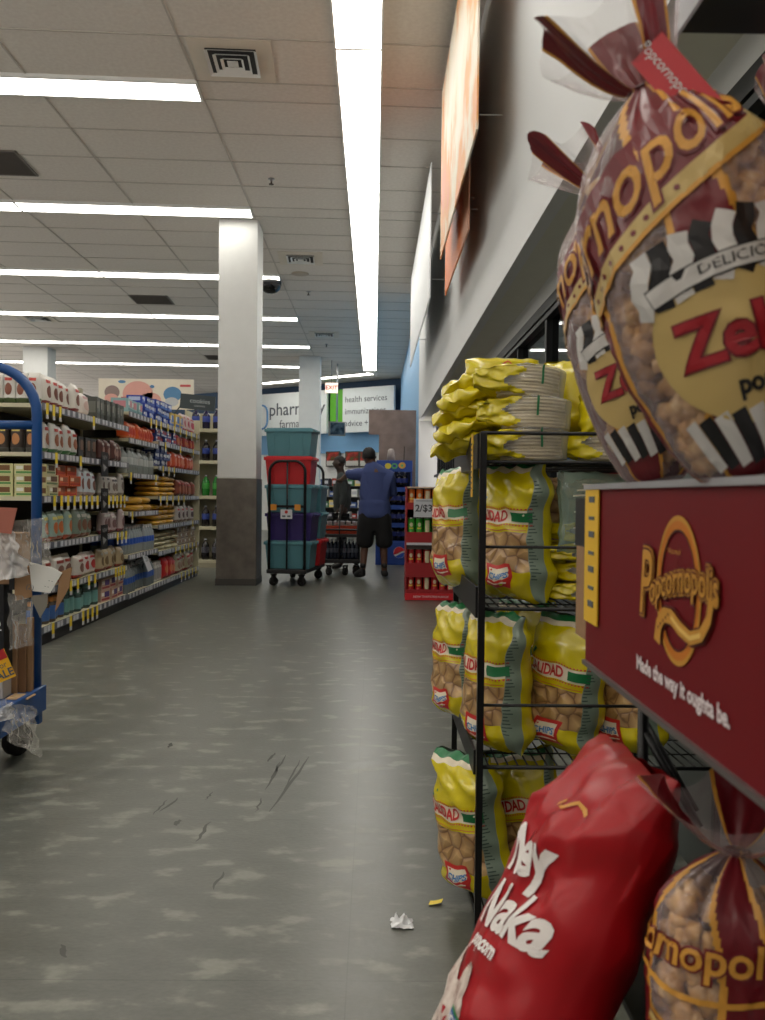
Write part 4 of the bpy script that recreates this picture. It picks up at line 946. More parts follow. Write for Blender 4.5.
hand(N, E, 'lw', (-.2, 0, -1), (1, 0, 0), (0, 1, 0)); hand(N, E, 'rw', (-.2, 0, -1), (1, 0, 0), (0, 1, 0))
skin('body', N, E, SKIN2, t)
hd = MB(); T = Matrix.Translation((-.045, 0, 1.55)) @ Matrix.Rotation(PI/2, 4, 'Z'); headm(hd, (0, 0, 0), .072, .088, .105, 0, 1, T)
for s in (-1, 1): hd.lump((-.04, s*.073, 1.55), .02, 3, 0, .2, 1); hd.lump((-.128, s*.03, 1.56), .01, 3, 1, 0, 1)
hd.build('face', [SKIN2, _M['eye_dark']], t)
hr = MB(); hr.add([(-.035+x*.094, y*.078, 1.575+z*.09) for x, y, z in vs], [f for f in fs if sum(vs[i][2] for i in f)/3 > (-.3 if sum(vs[i][0] for i in f)/3 > -.1 else .35)], 0, None, True); hr.build('hair', HAIR, t)
skin('top', {'b': ((0, 0, .80), (.13, .15)), 'c': ((0, 0, 1.1), (.14, .16)), 'u': ((0, 0, 1.35), (.11, .13)), 'n': ((-.01, 0, 1.44), .075), 'ls': ((0, -.14, 1.32), .07), 'le': ((.04, -.17, 1.07), .06), 'lf': ((.01, -.19, .93), .05), 'rs': ((0, .14, 1.32), .07), 're': ((.03, .17, 1.07), .06), 'rf': ((.01, .19, .93), .05)},
     [('b', 'c'), ('c', 'u'), ('u', 'n'), ('u', 'ls'), ('ls', 'le'), ('le', 'lf'), ('u', 'rs'), ('rs', 're'), ('re', 'rf')], GREYJ, t, root=1, dn=.02)
skin('trousers', {'p': ((0, 0, .84), (.12, .14)), 'lh': ((0, -.08, .74), .10), 'lk': ((.01, -.09, .46), .08), 'll': ((.02, -.09, .12), .065), 'rh': ((0, .08, .74), .10), 'rk': ((0, .09, .46), .08), 'rl': ((0, .09, .12), .065)},
     [('p', 'lh'), ('lh', 'lk'), ('lk', 'll'), ('p', 'rh'), ('rh', 'rk'), ('rk', 'rl')], mat('trouser_dark', (26, 28, 32), .8), t, dn=.01)
MB().tube([(-.03, -.165, .84), (-.03, -.185, .7), (-.02, -.172, .46), (0, -.16, .14)], .012, 6).build('side_stripe', WHITE, t)
for s in (-1, 1): skin('shoe', {'a': ((.02 if s < 0 else 0, s*.09, .08), .05), 'm': ((-.06, s*.09, .045), (.045, .04)), 't': ((-.14, s*.09, .035), (.04, .032))}, [('a', 'm'), ('m', 't')], SHOE, t)
# ------------------------------------------------------------------ wire rack of tortilla chips
RX0, RX1, RY0, RY1 = .262, .84, 2.0, 2.62
WIRE = mat('rack_black', (16, 16, 17), .4, .2)
t = thing('wire_rack', 'tall black wire rack filled with yellow chip bags beside the windows', 'rack', (RX0, RY0, 0), 0)
rw, rd = RX1-RX0, RY1-RY0
for x in (0, rw):
    for y in (0, rd):
        MB().box(x-.008, x+.008, y-.008, y+.008, .001, 1.235 if y == 0 else 1.20).build('post', WIRE, t)
LV = [(.05, .05), (.425, .05), (.81, .05), (1.165, .07)]
for z, lip in LV:
    m_ = MB()
    for y in (0, rd): m_.tube([(0, y, z), (rw, y, z)], .005, 6); m_.tube([(0, y, z+lip), (rw, y, z+lip)], .005, 6) if z > 1 else None
    for x in (0, rw): m_.tube([(x, 0, z), (x, rd, z)], .005, 6); m_.tube([(x, 0, z+lip), (x, rd, z+lip)], .005, 6) if z > 1 else None
    for k in range(1, 24): m_.tube([(rw*k/24, 0, z), (rw*k/24, rd, z)], .0022, 5)
    for k in range(1, 5): m_.tube([(0, rd*k/5, z-.004), (rw, rd*k/5, z-.004)], .0022, 5)
    m_.build('wire_shelf', WIRE, t)
for z in (.576, .96): 
    m_ = MB(); m_.tube([(0, 0, z), (rw, 0, z)], .004, 6); m_.build('front_rail', WIRE, t)
for z, h in ((.40, .06), (.785, .075), (1.15, .085)):
    MB().box(-.012, -.006, .02, rd-.02, z, z+h).build('label_holder', BLACKP, t)
tg = MB(); tg.box(-.0145, -.0125, .10, .13, 1.08, 1.24, 0)
for k in range(9): tg.box(-.0155, -.0145, .106, .122, 1.10+.014*k, 1.104+.014*k, 1)
tg.build('shelf_tag', [mat('tag_mustard', (222, 176, 60), .5), INK], t)
CY = mat('bag_yellow', (208, 190, 6), .26, coat=.4); CYB = mat('bag_green', (20, 110, 60), .35); CCR = mat('bag_cream', (226, 214, 190), .35); CRD = mat('bag_red', (190, 40, 34), .35)
CBL = mat('bag_blue', (50, 120, 180), .4); NUT = mat('nutrition_side', (132, 148, 132), .3, coat=.3, var=.12, vscale=25)
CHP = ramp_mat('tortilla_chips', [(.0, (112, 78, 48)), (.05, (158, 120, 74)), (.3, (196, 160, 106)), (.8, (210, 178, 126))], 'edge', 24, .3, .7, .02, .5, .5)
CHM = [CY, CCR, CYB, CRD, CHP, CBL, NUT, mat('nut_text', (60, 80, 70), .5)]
def chip_bag(seed, w=.215, h=.35, d=.115):
    def mf(s, t, side):
        if side < 0 and True:
            if abs(s) > .25 or True: return 6 if s < .45 else 0
        if s > .84: return 6
        if t > .965: return 2
        if t > .93: return 1
        if .56 < t < .66: return 1
        if .22 < t < .50: return 4
        return 0
    mb, f = bag_mesh(w, h, d, mf, seed, 34, 40, (.22, .50, .56, .66, .93, .965), wr=.0125, pinch=.3, bulge=.7)
    # back: nutrition side with rows of small print
    g = wrapf(f, w, h, .0016); gb = wrapf(f, w, h, .0016, -1)
    zc = h*.61
    mb.text('CALIDAD', .036, g, 3, bold=.0012, sub=.01, pre=lambda x, z: (x*.88-.028, z+zc))
    mb.rect2(.052, .1, zc-.012, zc+.012, g, 2, 5, 2)
    for k in range(26):
        x = -.1+.0078*k
        for zz in (zc+.021, zc-.021): mb.rect2(x, x+.004, zz-.002, zz+.002, g, 3, 1, 1)
    mb.strip2([(-.1, h*.64), (-.075, h*.70), (-.06, h*.75)], .008, g, 2); mb.strip2([(-.09, h*.55), (-.085, h*.5), (-.1, h*.46)], .006, g, 2)
    mb.strip2([(-.09+.18*i/12, h*.515) for i in range(13)], .0016, g, 3)
    # CHIPS label
    cx, cz = .012, h*.185
    mb.rect2(cx-.04, cx+.04, cz-.03, cz+.03, g, 3, 5, 4)
    g2 = wrapf(f, w, h, .0026); g3 = wrapf(f, w, h, .0036)
    mb.rect2(cx-.031, cx+.031, cz-.021, cz+.021, g2, 1, 5, 3)
    mb.text('CHIPS', .022, g3, 5, bold=.0006, sub=.01, pre=lambda x, z: (x+cx, z+cz))
    # diamond emblem and print on the back
    def dia(cx, cz, a, b, fn, mi): mb.disc2(cx, cz, a, b, fn, mi, 4, 3)
    dia(.03, h*.82, .034, .03, gb, 3); dia(.03, h*.82, .03, .026, wrapf(f, w, h, .0024, -1), 0)
    for k in range(24):
        z = h*(.72-.024*k); mb.rect2(-.045, .055 - .03*((k*7) % 5)/5, z-.0016, z+.0016, gb, 7, 4, 1)
    for k in range(30): z = h*(.86-.024*k); mb.rect2(w/2*.87, w/2*(.93+.05*((k*5) % 4)/3), z-.0014, z+.0014, g, 7, 2, 1)
    return mb
CB = [chip_bag(3), chip_bag(8), chip_bag(15)]
CBO = []
def put_bag(k, x, y, z, rz, lab, tilt=(0, 0), sc=1.):
    rot = (tilt[0], tilt[1], rz)
    if len(CBO) <= k:
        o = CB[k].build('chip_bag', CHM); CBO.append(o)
    else: o = CBO[k].copy(); C.objects.link(o)
    o.location = (x, y, z); o.rotation_euler = rot; o.scale = (sc, sc, sc)
    tag(o, lab, 'chip bag', 'yellow tortilla chip bags on the wire rack')
# local front -y ; rz -> normal direction ; rz=-.9 turns the front towards the aisle (-x)
A1 = -1.07
put_bag(0, .262, 2.44, .818, A1-.05, 'chip bag leaning outermost on the third shelf, left and behind', (0, -.06))
put_bag(1, .37, 2.14, .818, A1+.1, 'big chip bag behind the front post on the third shelf')
put_bag(0, .325, 2.14, .433, A1+.02, 'chip bag at the front post on the second shelf')
put_bag(1, .262, 2.44, .433, A1-.1, 'chip bag outermost at rear left of the second shelf', (0, -.05), .95)
put_bag(2, .49, 2.14, .433, A1+.2, 'chip bag second from the post on the second shelf', (0, .10))
put_bag(0, .66, 2.14, .433, A1+.05, 'chip bag third from the post on the second shelf', (0, .03))
put_bag(2, .45, 2.44, .433, A1+.2, 'chip bag standing behind between first two bags of second shelf')
put_bag(1, .285, 2.14, .058, A1+.1, 'chip bag bulging out at the bottom left of the rack', (.08, -.10), 1.02)
put_bag(2, .45, 2.2, .058, A1+.5, 'chip bag leaning left inside the bottom shelf', (0, -.22), 1.)
put_bag(0, .64, 2.25, .058, A1+.3, 'chip bag in the shadow of the bottom shelf')
# tostada packs
TOS = mat('tostada', (196, 182, 150), .7, bump=.4, bscale=60); FILM = film('bag_film', (240, 240, 235), .12, .1)
def tostada_pack(seed, r=.084, h=.085, n=9):
    mb = MB(); rr = random.Random(seed)
    pr = [(.001, 0)]
    for k in range(n):
        z = h*k/n; q = r*(1+rr.uniform(-.03, .02)); pr += [(q-.004, z+.0005), (q, z+h/n*.35), (q, z+h/n*.65), (q-.004, z+h/n*.95)]
    pr += [(.001, h)]
    mb.lathe(pr, 36, 0, None, False)
    body = mb
    # bag: yellow gathered end with film shell
    sh = MB()
    def shell(u, v):
        a = 2*PI*u; e = 1-abs(2*v-1)**4
        R_ = r*1.04+.004*noise.noise(Vector((math.cos(a)*2, math.sin(a)*2, v*3+seed)))
        x = math.cos(a)*R_; y = math.sin(a)*R_
        k = max(0, -math.cos(a)); x -= .062*k**3
        z = -.002+(h+.006)*v
        z = z*(1-.45*k**4)+h*.22*k**4
        c = .5+.5*e; x = x*(.75+.25*e) if v in (0, 1) else x
        nz = .014*k*noise.noise(Vector((x*40+seed, y*40, z*60)))+.008*k*(1-2*abs(noise.noise(Vector((x*25, y*25+seed, z*35)))))
        return (x, y*(1-.35*k**3)+nz, z+nz)
    us = [i/100 for i in range(100)]; vs2 = [i/20 for i in range(21)]
    sh.grid(shell, us, vs2, 0, wrapu=True, mf=lambda u, v: 1 if abs(u-.5) < .15+.03*math.sin(v*9+seed) else (0 if not (.735 < u < .755 and v > .4) else 2))
    for (v_, dz) in ((0, -.001), (1, .001)):
        sh.grid(lambda u, q: tuple(Vector(shell(u, v_))*q+Vector((0, 0, shell(u, v_)[2]*(1-q)))), us, [.02, .4, .7, 1], 0, wrapu=True, mf=lambda u, v: 1 if abs(u-.5) < .2 and v > .3 else 0)
    return body, sh
tp = [tostada_pack(1), tostada_pack(6)]
TPR = []
def put_tos(k, x, y, z, rz, lab, rx=0., ry=0., sc=1.):
    rot = (rx, ry, rz)
    if len(TPR) <= k:
        o = thing('tostada_pack', lab, 'tostada pack', (x, y, z), rz, 'yellow-ended tostada packs on the rack', rot)
        tp[k][0].build('tostadas', TOS, o); tp[k][1].build('wrapper', [FILM, CY, CYB], o); TPR.append(o)
    else: o = dup(TPR[k], (x, y, z), rz, lab, rot=rot)
    o.scale = (sc, sc, sc*.88)
put_tos(0, .40, 2.10, 1.173, .1, 'tostada pack at the bottom of the left pile on the rack top')
put_tos(1, .405, 2.10, 1.25, -.1, 'tostada pack in the middle of the left pile on the rack top', 0, .04)
put_tos(0, .39, 2.11, 1.327, .2, 'tostada pack on top of the left pile on the rack top', 0, .09)
put_tos(1, .60, 2.10, 1.173, 0, 'tostada pack at the bottom of the right pile on the rack top')
put_tos(0, .40, 2.33, 1.173, .0, 'tostada pack low behind the left pile on the rack top'); put_tos(1, .40, 2.33, 1.25, .0, 'tostada pack high behind the left pile on the rack top')
# floppy yellow bag ends hanging over the left edge, each an own pack lying on its side
def floppy(seed, w=.17, d=.15, h=.05):
    mb = MB()
    def g(u, v):
        a = 2*PI*u; c = math.cos(a); s_ = math.sin(a); q = math.sin(PI*v)**.6 if 0 < v < 1 else 0
        x = w/2*q*math.copysign(abs(c)**.7, c); y = d/2*q*math.copysign(abs(s_)**.7, s_); z = h/2-h/2*math.cos(PI*v)
        k = max(0, -c)
        p = Vector((x-.03*k*q, y*(1-.4*k), z-.02*k*k))
        n = noise.noise(p*38+Vector((seed, 0, 0)))*.016+(1-abs(noise.noise(p*22+Vector((seed, 5, 0))))*2.4)*.010
        return p+Vector((0, n*.5, n))
    mb.grid(g, [i/56 for i in range(56)], [i/24 for i in range(25)], 0, wrapu=True, mf=lambda u, v: 1 if .12 < u < .2 and v > .5 else 0)
    return mb
FB = [floppy(2).build('tortilla_bag', [CY, CCR]), floppy(9).build('tortilla_bag', [CY, CYB])]
sp_ = [(.255, 2.26, 1.205, 'bottom of the drooping pile'), (.262, 2.25, 1.245, 'second up in the drooping pile'), (.26, 2.27, 1.29, 'third up in the drooping pile'), (.268, 2.26, 1.33, 'fourth up in the drooping pile'), (.285, 2.27, 1.368, 'top of the drooping pile')]
for i, (x, y, z, l) in enumerate(sp_):
    o = FB[i % 2] if i < 2 else FB[i % 2].copy()
    if i > 1: C.objects.link(o)
    o.location = (x, y, z); o.rotation_euler = (0, -.12-.05*i % .1, [-.2, .3, .0, .4, -.1][i]); o.scale = (.98, 1.0, .96); o.location.x += .008
    tag(o, 'crumpled yellow tortilla bag, '+l+' at the rack top left', 'tortilla bag', 'yellow tortilla bags drooping at the rack top')
# yellow packs on the right and behind
def lay(seed, w, h, d, emblem=True):
    mb, f = bag_mesh(w, h, d, lambda s, t, side: 0, seed, 18, 20, (), wr=.007)
    g = wrapf(f, w, h, .0015); g2 = wrapf(f, w, h, .0022)
    if emblem:
        mb.disc2(0, h*.66, .028, .022, g, 3, 4, 3); mb.disc2(0, h*.66, .022, .016, g2, 0, 4, 3); mb.rect2(-.045, .045, h*.46, h*.55, g, 3, 6, 2); mb.rect2(-.041, .041, h*.475, h*.535, g2, 1, 6, 2); mb.text('TOSTADAS', .013, wrapf(f, w, h, .003), 3, sub=.01, pre=lambda x, z: (x, z+h*.505))
        mb.disc2(-.03, h*.18, .014, .014, g, 1, 12, 1); mb.disc2(.02, h*.18, .013, .013, g, 2, 12, 1)
    return mb
MM = [CY, CCR, CYB, CRD]
o = lay(4, .17, .21, .11).build('tostada_bag', MM); o.location = (.66, 2.16, 1.245); o.rotation_euler = (-.1, 0, .1); tag(o, 'yellow tostada bag with red emblem on right of the rack top', 'tostada bag')
o = lay(7, .13, .20, .09, False).build('tostada_bag', MM); o.location = (.53, 2.2, 1.25); o.rotation_euler = (-.1, -.12, -.2); tag(o, 'plain yellow tostada bag leaning between the two piles', 'tostada bag')
o = lay(12, .18, .12, .08, False).build('tostada_bag', MM); o.location = (.60, 2.06, 1.235); o.rotation_euler = (-.25, 0, .1); tag(o, 'yellow tostada bag end drooping over the right of the rack top', 'tostada bag')
o = lay(21, .22, .14, .08).build('tostada_bag', MM); o.location = (.36, 2.30, 1.335); o.rotation_euler = (-.3, 0, .1); tag(o, 'yellow tostada bag with emblem lying high behind the left pile', 'tostada bag')
# third shelf right: grey header bag and pile of cream tostadas
for i in range(4):
    put_tos(i % 2, .575+.006*(i % 2), 2.13, .818+.05*i, .15*(-1)**i, 'tostada pack in the third shelf pile, %s' % ['bottom one', 'second up', 'third up', 'top one'][i], 0, 0, .98)
    TPR[-1]
for o in [x for x in C.objects if 'third shelf pile' in str(x.get('label', ''))]: o.scale = (1.0, 1.0, .56)
NT = film('header_film', (150, 175, 160), .45, .2)
mb, f = bag_mesh(.2, .20, .05, lambda s, t, side: 0, 31, 16, 16, (), wr=.008)
g = wrapf(f, .2, .20, .002)
for k in range(12): mb.rect2(-.07+.012*(k % 3), .04+.01*(k % 4), .02+.013*k, .024+.013*k, g, 1, 4, 1)
o = mb.build('header_bag', [NT, CCR]); o.location = (.56, 2.075, 1.02-.075); o.rotation_euler = (-.1, 0, .1); tag(o, 'greenish clear bag top over the third shelf tostada pile', 'tostada bag')
for k, (x, y, r) in enumerate([(.46, 2.42, .12), (.62, 2.42, .11), (.77, 2.35, .12)]):
    mb, f = bag_mesh(r*1.6, .32, .1, lambda s, t, side: 1 if t > .45 else 0, 40+k, 14, 16, (), wr=.008)
    o = mb.build('tortilla_bag', [CY, CHP]); o.location = (x, y, .818); o.rotation_euler = (0, 0, .1*k); tag(o, ['brown and yellow tortilla bag at the back of third shelf, left', 'brown and yellow tortilla bag at the back of third shelf, middle', 'brown and yellow tortilla bag at the back of third shelf, right'][k], 'tortilla bag', 'dark tortilla bags at the back of the third shelf')
# ------------------------------------------------------------------ popcorn display
MAR = mat('maroon_print', (108, 12, 24), .35, coat=.15); GOLD = mat('gold_print', (206, 148, 56), .4); GOLD2 = mat('gold_dark', (206, 120, 30), .4); MDK = mat('maroon_dark', (70, 10, 16), .4)
PX = .258; PY0, PY1 = .28, .985; PT = 1.09; PBm = .888
t = thing('popcorn_display', 'dark red shop display with gold oval logo at the right front', 'display', (PX, PY0, 0), 0)
def pb(name, x0, x1, y0, y1, z0, z1, m, par=t, bev=0): return MB().box(x0-PX, x1-PX, y0-PY0, y1-PY0, z0, z1).build(name, m, par, bevel=bev)
pb('top_shelf', PX+.004, .8, PY0, PY1, PT-.02, PT-.002, mat('shelf_pale', (150, 150, 152), .5))
hp = pb('header_panel', PX-.004, PX+.004, PY0, PY1, PBm, PT, mat('header_maroon', (112, 10, 20), .55, spec=.25))
m_ = MB(); m_.box(-.009, .012, 0, PY1-PY0, PT, PT+.006); m_.build('top_trim', mat('trim_grey', (170, 170, 174), .4, .3), t)
m_ = MB(); m_.box(-.008, .008, 0, PY1-PY0, PBm-.005, PBm); m_.build('bottom_trim', mat('trim_silver', (120, 112, 110), .35, .6), t)
pb('upper_shelf', PX-.0, .8, PY0, .72, 1.482, 1.50, BLACKM); m_ = MB(); m_.box(-.003, .0, 0, .72-PY0, 1.478, 1.512); m_.build('upper_trim', mat('trim_grey', (170, 170, 174), .4, .3), t)
pb('end_bracket', PX+.0, PX+.03, 1.0, 1.06, 1.02, 1.08, BLACKP); pb('side_board', PX+.012, PX+.02, .99, 1.10, .90, 1.07, CARD)
pb('base_deck', .26, .8, PY0, 1.0, .40, .42, BLACKM)
pb('back_panel', .785, .795, PY0, PY1, .42, 1.07, mat('display_grey', (70, 76, 72), .6))
for y in (.32, .97): pb('upright', .72, .75, y-.015, y+.015, .001, 1.48, BLACKM)
for (x, y) in ((.33, 1.0), (.345, 1.05)):
    m_ = MB(); m_.tube([(x-PX, y-PY0, .42), (x-PX, y-PY0, .86)], .006, 8); m_.tube([(x-PX, y-PY0, .80), (x-PX+.05, y-PY0-.05, .70)], .005, 6); m_.build('hanging_rod', WIRE, t)
for y in (.32, .98): pb('foot_post', .27, .29, y-.01, y+.01, .001, .40, WIRE)
yt = MB(); yt.box(-.0075, -.006, .925-PY0, .982-PY0, .936, 1.092, 0)
for k in range(7): yt.box(-.0085, -.0075, .94-PY0, .962-PY0, .955+.02*k, .962+.02*k-(.003 if k % 2 else 0), 1)
yt.build('yellow_shelf_tag', [mat('tag_gold', (236, 190, 50), .5), INK], t)
# logo, printed on the header face; u runs towards the camera
LY, LZ = .686, 1.004
def pf(off): return lambda u, v: (-.0045-off, LY-PY0-u, LZ+v)
m_ = MB()
m_.disc2(0, 0, .050, .062, pf(.0006), 1, 48, 2, r0=.80); m_.disc2(0, 0, .0505, .0625, pf(.0009), 0, 48, 1, r0=.93)
m_.disc2(0, 0, .041, .051, pf(.0008), 2, 40, 1, r0=.96)
for (off, bold, mi) in ((.0014, .0048, 3), (.0018, .0034, 0), (.0022, .0022, 3), (.0026, .0006, 0)):
    v, f_ = text2d('opcornopolis', .036, bold, .0, 'CENTER', .01)
    x0 = min(p[0] for p in v); x1 = max(p[0] for p in v)
    m_.add([pf(off)(-.064+(p[0]-x0)/(x1-x0)*.15, p[1]*.95+.0+.012*math.sin((p[0]-x0)/(x1-x0)*PI*.9)+.013*((p[0]-x0)/(x1-x0))-.008) for p in v], f_, mi)
    v, f_ = text2d('P', .085, bold*1.2, .15, 'CENTER', .02)
    m_.add([pf(off)(p[0]*.75-.078, p[1]-.004) for p in v], f_, mi)
sw = [(-.035+.0*i, 0) for i in range(1)]
pts = [(-.042, -.050), (-.038, -.034), (-.026, -.024), (-.008, -.023), (.012, -.030), (.034, -.034), (.056, -.028), (.070, -.014), (.074, .002)]
m_.strip2(pts, lambda q: .020*(1-.35*q), pf(.0012), 3); m_.strip2(pts, lambda q: .015*(1-.4*q), pf(.0028), 0); m_.strip2(pts[3:7], .004, pf(.0032), 4)
m_.text('Wisconsin!', .007, pf(.0012), 0, pre=lambda x, z: (x-.008, z+.032), sub=.01)
for k in range(5): m_.disc2(-.038+.006*k, -.036+.0035*k, .0014, .0014, pf(.0033), 3, 8, 1)
m_.build('logo_print', [GOLD, GOLD2, MDK, mat('maroon_outline', (88, 16, 16), .4), mat('gold_pale', (240, 200, 110), .4)], hp)
m_ = MB(); m_.text('Made the way it oughta be.', .0190, pf(.0012), 0, bold=.0007, pre=lambda x, z: (x*1.0+.002, z-.080), sub=.03)
m_.build('tagline_lettering', mat('tag_white', (226, 214, 216), .5), hp)
# tied popcorn bags
KERN = ramp_mat('caramel_popcorn', [(.2, (150, 100, 48)), (.5, (206, 158, 92)), (.75, (232, 200, 146))], 'noise', 55, .35, .5, .004, .5, .3)
PFILM = film('popcorn_film', (215, 195, 195), .12, .12)
ZBK = mat('zebra_black', (18, 16, 18), .35); ZWH = mat('zebra_white', (206, 204, 200), .4); ZCR = mat('label_cream', (198, 172, 108), .4); ZRD = mat('zebra_red', (160, 22, 34), .4)
def tied_fn(R, H, neck=.76, fl=.55, seed=0, bend=(0., 0.), asp=.8):
    def f(th, v, off=0.):
        if v < .08: r = R*(.35+.33*(v/.08)**.5)
        elif v < .36: q = (v-.08)/.28; r = R*(.68+.30*q*(2-q))
        elif v < .55: r = R*(.95+.05*math.sin((v-.08)/.47*PI))
        elif v < neck: q = (v-.55)/(neck-.55); r = R*(.95*(1-q**1.7)+.13*q**1.7)
        else: q = (v-neck)/(1-neck); r = R*(.13+fl*q**.6)
        k = max(0, 1-abs(v-neck)/.2)
        pl = (math.cos(9*th+seed)*.10+math.cos(16*th+seed*2)*.08)*k + (.16*math.cos(5*th+seed)*max(0, (v-neck))/(1-neck) if v > neck else 0)
        p0 = Vector((math.cos(th), math.sin(th), v*3))
        w = .05*noise.noise(p0*2.2+Vector((seed, 0, 0)))+.03*(1-2*abs(noise.noise(p0*4+Vector((0, seed, 0)))))+.014*noise.noise(p0*11)
        r = r*(1+pl+w)+off
        z = v*H
        if v > neck: z = neck*H+(v-neck)*H*.58; z += .014*math.cos(3*th+seed)*(v-neck)/(1-neck)
        q = max(0, v-neck)
        return Vector((r*math.sin(th)+bend[0]*q, -r*math.cos(th)*asp+bend[1]*q, z))
    return f
def tied_bag(name, lab, loc, R, H, seed, rot, style='zebra', neck=.76, fl=.55, bend=(0, 0), group='tied bags of caramel popcorn', n=230, clip=False, fronta=0., full=.60):
    t = thing(name, lab, 'popcorn bag', loc, 0, group, rot)
    f = tied_fn(R, H, neck, fl, seed, bend)
    m = MB(); NU = 200; U = [2*PI*i/NU for i in range(NU)]; V = [0, .012, .03, .05]+[.08+.92*i/120 for i in range(121)]
    edge = 5
    def mf(u, v):
        a = (u-fronta+PI) % (2*PI)-PI
        # clear windows left and right of a maroon centre ribbon, maroon sides and back gusset
        if v > neck: return 1 if math.cos(3*u+seed) > .25 else (2 if math.cos(3*u+seed) > .12 else 0)
        for c, wd in ((.95, .50), (-.75, .55), (2.6, .5)):
            q = abs(a-c-.25*math.sin(v*5))
            lim = wd*(1-.35*abs(v-.5)*2)
            if q < lim: return 0
            if q < lim+.09: return 2
        return 1
    m.grid(lambda u, v: f(u, v), U, V, 0, wrapu=True, mf=mf)
    m.add([f(u, 0) for u in U], [tuple(range(NU-1, -1, -1))], 1)
    g = lambda off: (lambda x, z: f(x/R+fronta, max(0, min(.999, z/H)), off))
    if style == 'zebra':
        yc = H*.225; lx = R*.55
        # maroon ribbon with the script word
        arc = lambda x: H*.57+.46*x
        pts = [(-R*1.9+R*3.8*i/40, arc(-R*1.9+R*3.8*i/40)) for i in range(41)]
        m.strip2(pts, R*.70, g(.0012), 1); m.strip2([(p[0], p[1]-R*.46) for p in pts], R*.18, g(.0018), 3); m.strip2([(p[0], p[1]-R*.57) for p in pts], R*.05, g(.0022), 2)
        for k in range(9): m.disc2(-R*1.1+R*.16*k, arc(-R*1.1+R*.16*k)-R*.46, R*.03, R*.03, g(.0026), 1, 8, 1)
        m.text('Popcornopolis', R*.85, g(.0028), 1, bold=R*.04, pre=lambda x, z: (x*.80-R*.80, arc(x*.8-R*.80)+z), sub=.012)
        m.text('Popcornopolis', R*.85, g(.0034), 2, bold=R*.010, pre=lambda x, z: (x*.80-R*.80, arc(x*.8-R*.80)+z), sub=.012)
        # zebra band, cream label
        m.disc2(lx, yc, R*1.02, R*.78, g(.0030), 3, 48, 8)
        for k in range(11):
            x = -R*.95+R*.19*k+lx
            m.strip2([(x+R*.07*j/3+R*.03*math.sin(j*2+k), yc+R*.55+R*.05*j+(-.15*abs(x-lx)) + j*R*.07) for j in range(6)], R*.17, g(.0036), 4 if k % 2 else 5)
            m.strip2([(x+R*.03*j, yc-R*.62-R*.12*j) for j in range(5)], R*.17, g(.0036), 4 if k % 2 else 5)
        m.strip2([(lx-R*.85+R*1.7*i/16, yc+R*.52+R*.16*math.cos((i/8-1)*1.3)) for i in range(17)], R*.20, g(.0042), 4)
        m.strip2([(lx-R*.84+R*1.68*i/16, yc+R*.52+R*.16*math.cos((i/8-1)*1.3)) for i in range(17)], R*.17, g(.0046), 5)
        m.text('DELICIOUS', R*.13, g(.0052), 4, pre=lambda x, z: (x*1.25+lx, yc+R*.52+R*.16*math.cos(x/R*1.5)+z), sub=.01)
        m.text('Zebra', R*.60, g(.0044), 1, bold=R*.035, pre=lambda x, z: (x+lx, yc+R*.02+z), sub=.012)
        m.text('Zebra', R*.60, g(.0050), 6, bold=R*.015, pre=lambda x, z: (x+lx, yc+R*.02+z), sub=.012)
        m.text('popcorn', R*.24, g(.0044), 4, bold=R*.01, pre=lambda x, z: (x+R*.1+lx, yc-R*.42+z), sub=.012)
    else:
        zc = H*.50
        m.text('Popcornopolis', R*.55, g(.0016), 1, bold=R*.04, pre=lambda x, z: (x-R*.8, zc+z+.1*x), sub=.012)
        m.text('Popcornopolis', R*.55, g(.0024), 2, bold=R*.010, pre=lambda x, z: (x-R*.8, zc+z+.1*x), sub=.012)
        m.strip2([(-R*1.6+R*2.3*i/20, zc-R*.30-R*.18*math.sin(PI*i/20)) for i in range(21)], R*.07, g(.0020), 2)
        pts = [(-R*1.0+R*1.3*i/20, H*.30-R*.5*i/20) for i in range(21)]
        m.strip2(pts, R*.22, g(.0020), 2); m.strip2(pts, R*.14, g(.0026), 1); m.strip2(pts, R*.10, g(.003), 3)
    m.build('wrapper', [PFILM, MAR, GOLD, ZCR, ZBK, ZWH, ZRD], t)
    p = MB(); rr = random.Random(seed)
    for k in range(n):
        th = rr.uniform(0, 2*PI); v = rr.uniform(.05, full); s_ = rr.uniform(.72, .9) if k % 4 else rr.uniform(.2, .7)
        q = f(th, v); rad = rr.uniform(.007, .0115); ql = math.hypot(q.x, q.y); s_ = min(s_, max(.05, (ql-rad*1.25-.003)/ql)); c = Vector((q.x*s_, q.y*s_, max(q.z, rad*1.3))); p.lump(c, rad, k, 0, .5, 2)
    o = p.build('popcorn', KERN, t); o['kind'] = 'stuff'
    q = f(0, neck); tie = MB(); tie.tube([f(2*PI*i/24, neck, .0012) for i in range(24)], .0018, 6, closed=True); tie.build('twist_tie', MDK, t)
    if clip:
        c = MB(); T = Matrix.Translation((.022, -R*.32, neck*H-.004)) @ Matrix.Rotation(math.radians(70), 4, 'Y')
        c.box(-.022, .055, -.0012, .0012, -.014, .014, 0, T); c.text('Popcornopolis', .011, lambda x, z: (x+.005, -.002, z), 1, T, sub=.02, shear=.3); c.text('tie', .01, lambda x, z: (x+.043, -.002, z), 1, T)
        c.build('tag', [mat('tag_red', (190, 36, 46), .4), WHITE], t)
    return t
tied_bag('popcorn_bag', 'large zebra popcorn bag at the centre of the display top', (.283, .615, PT+.007), .077, .415, 3, (.03, -.27, -.62), n=460, clip=True, bend=(-.05, -.1), fl=.52)
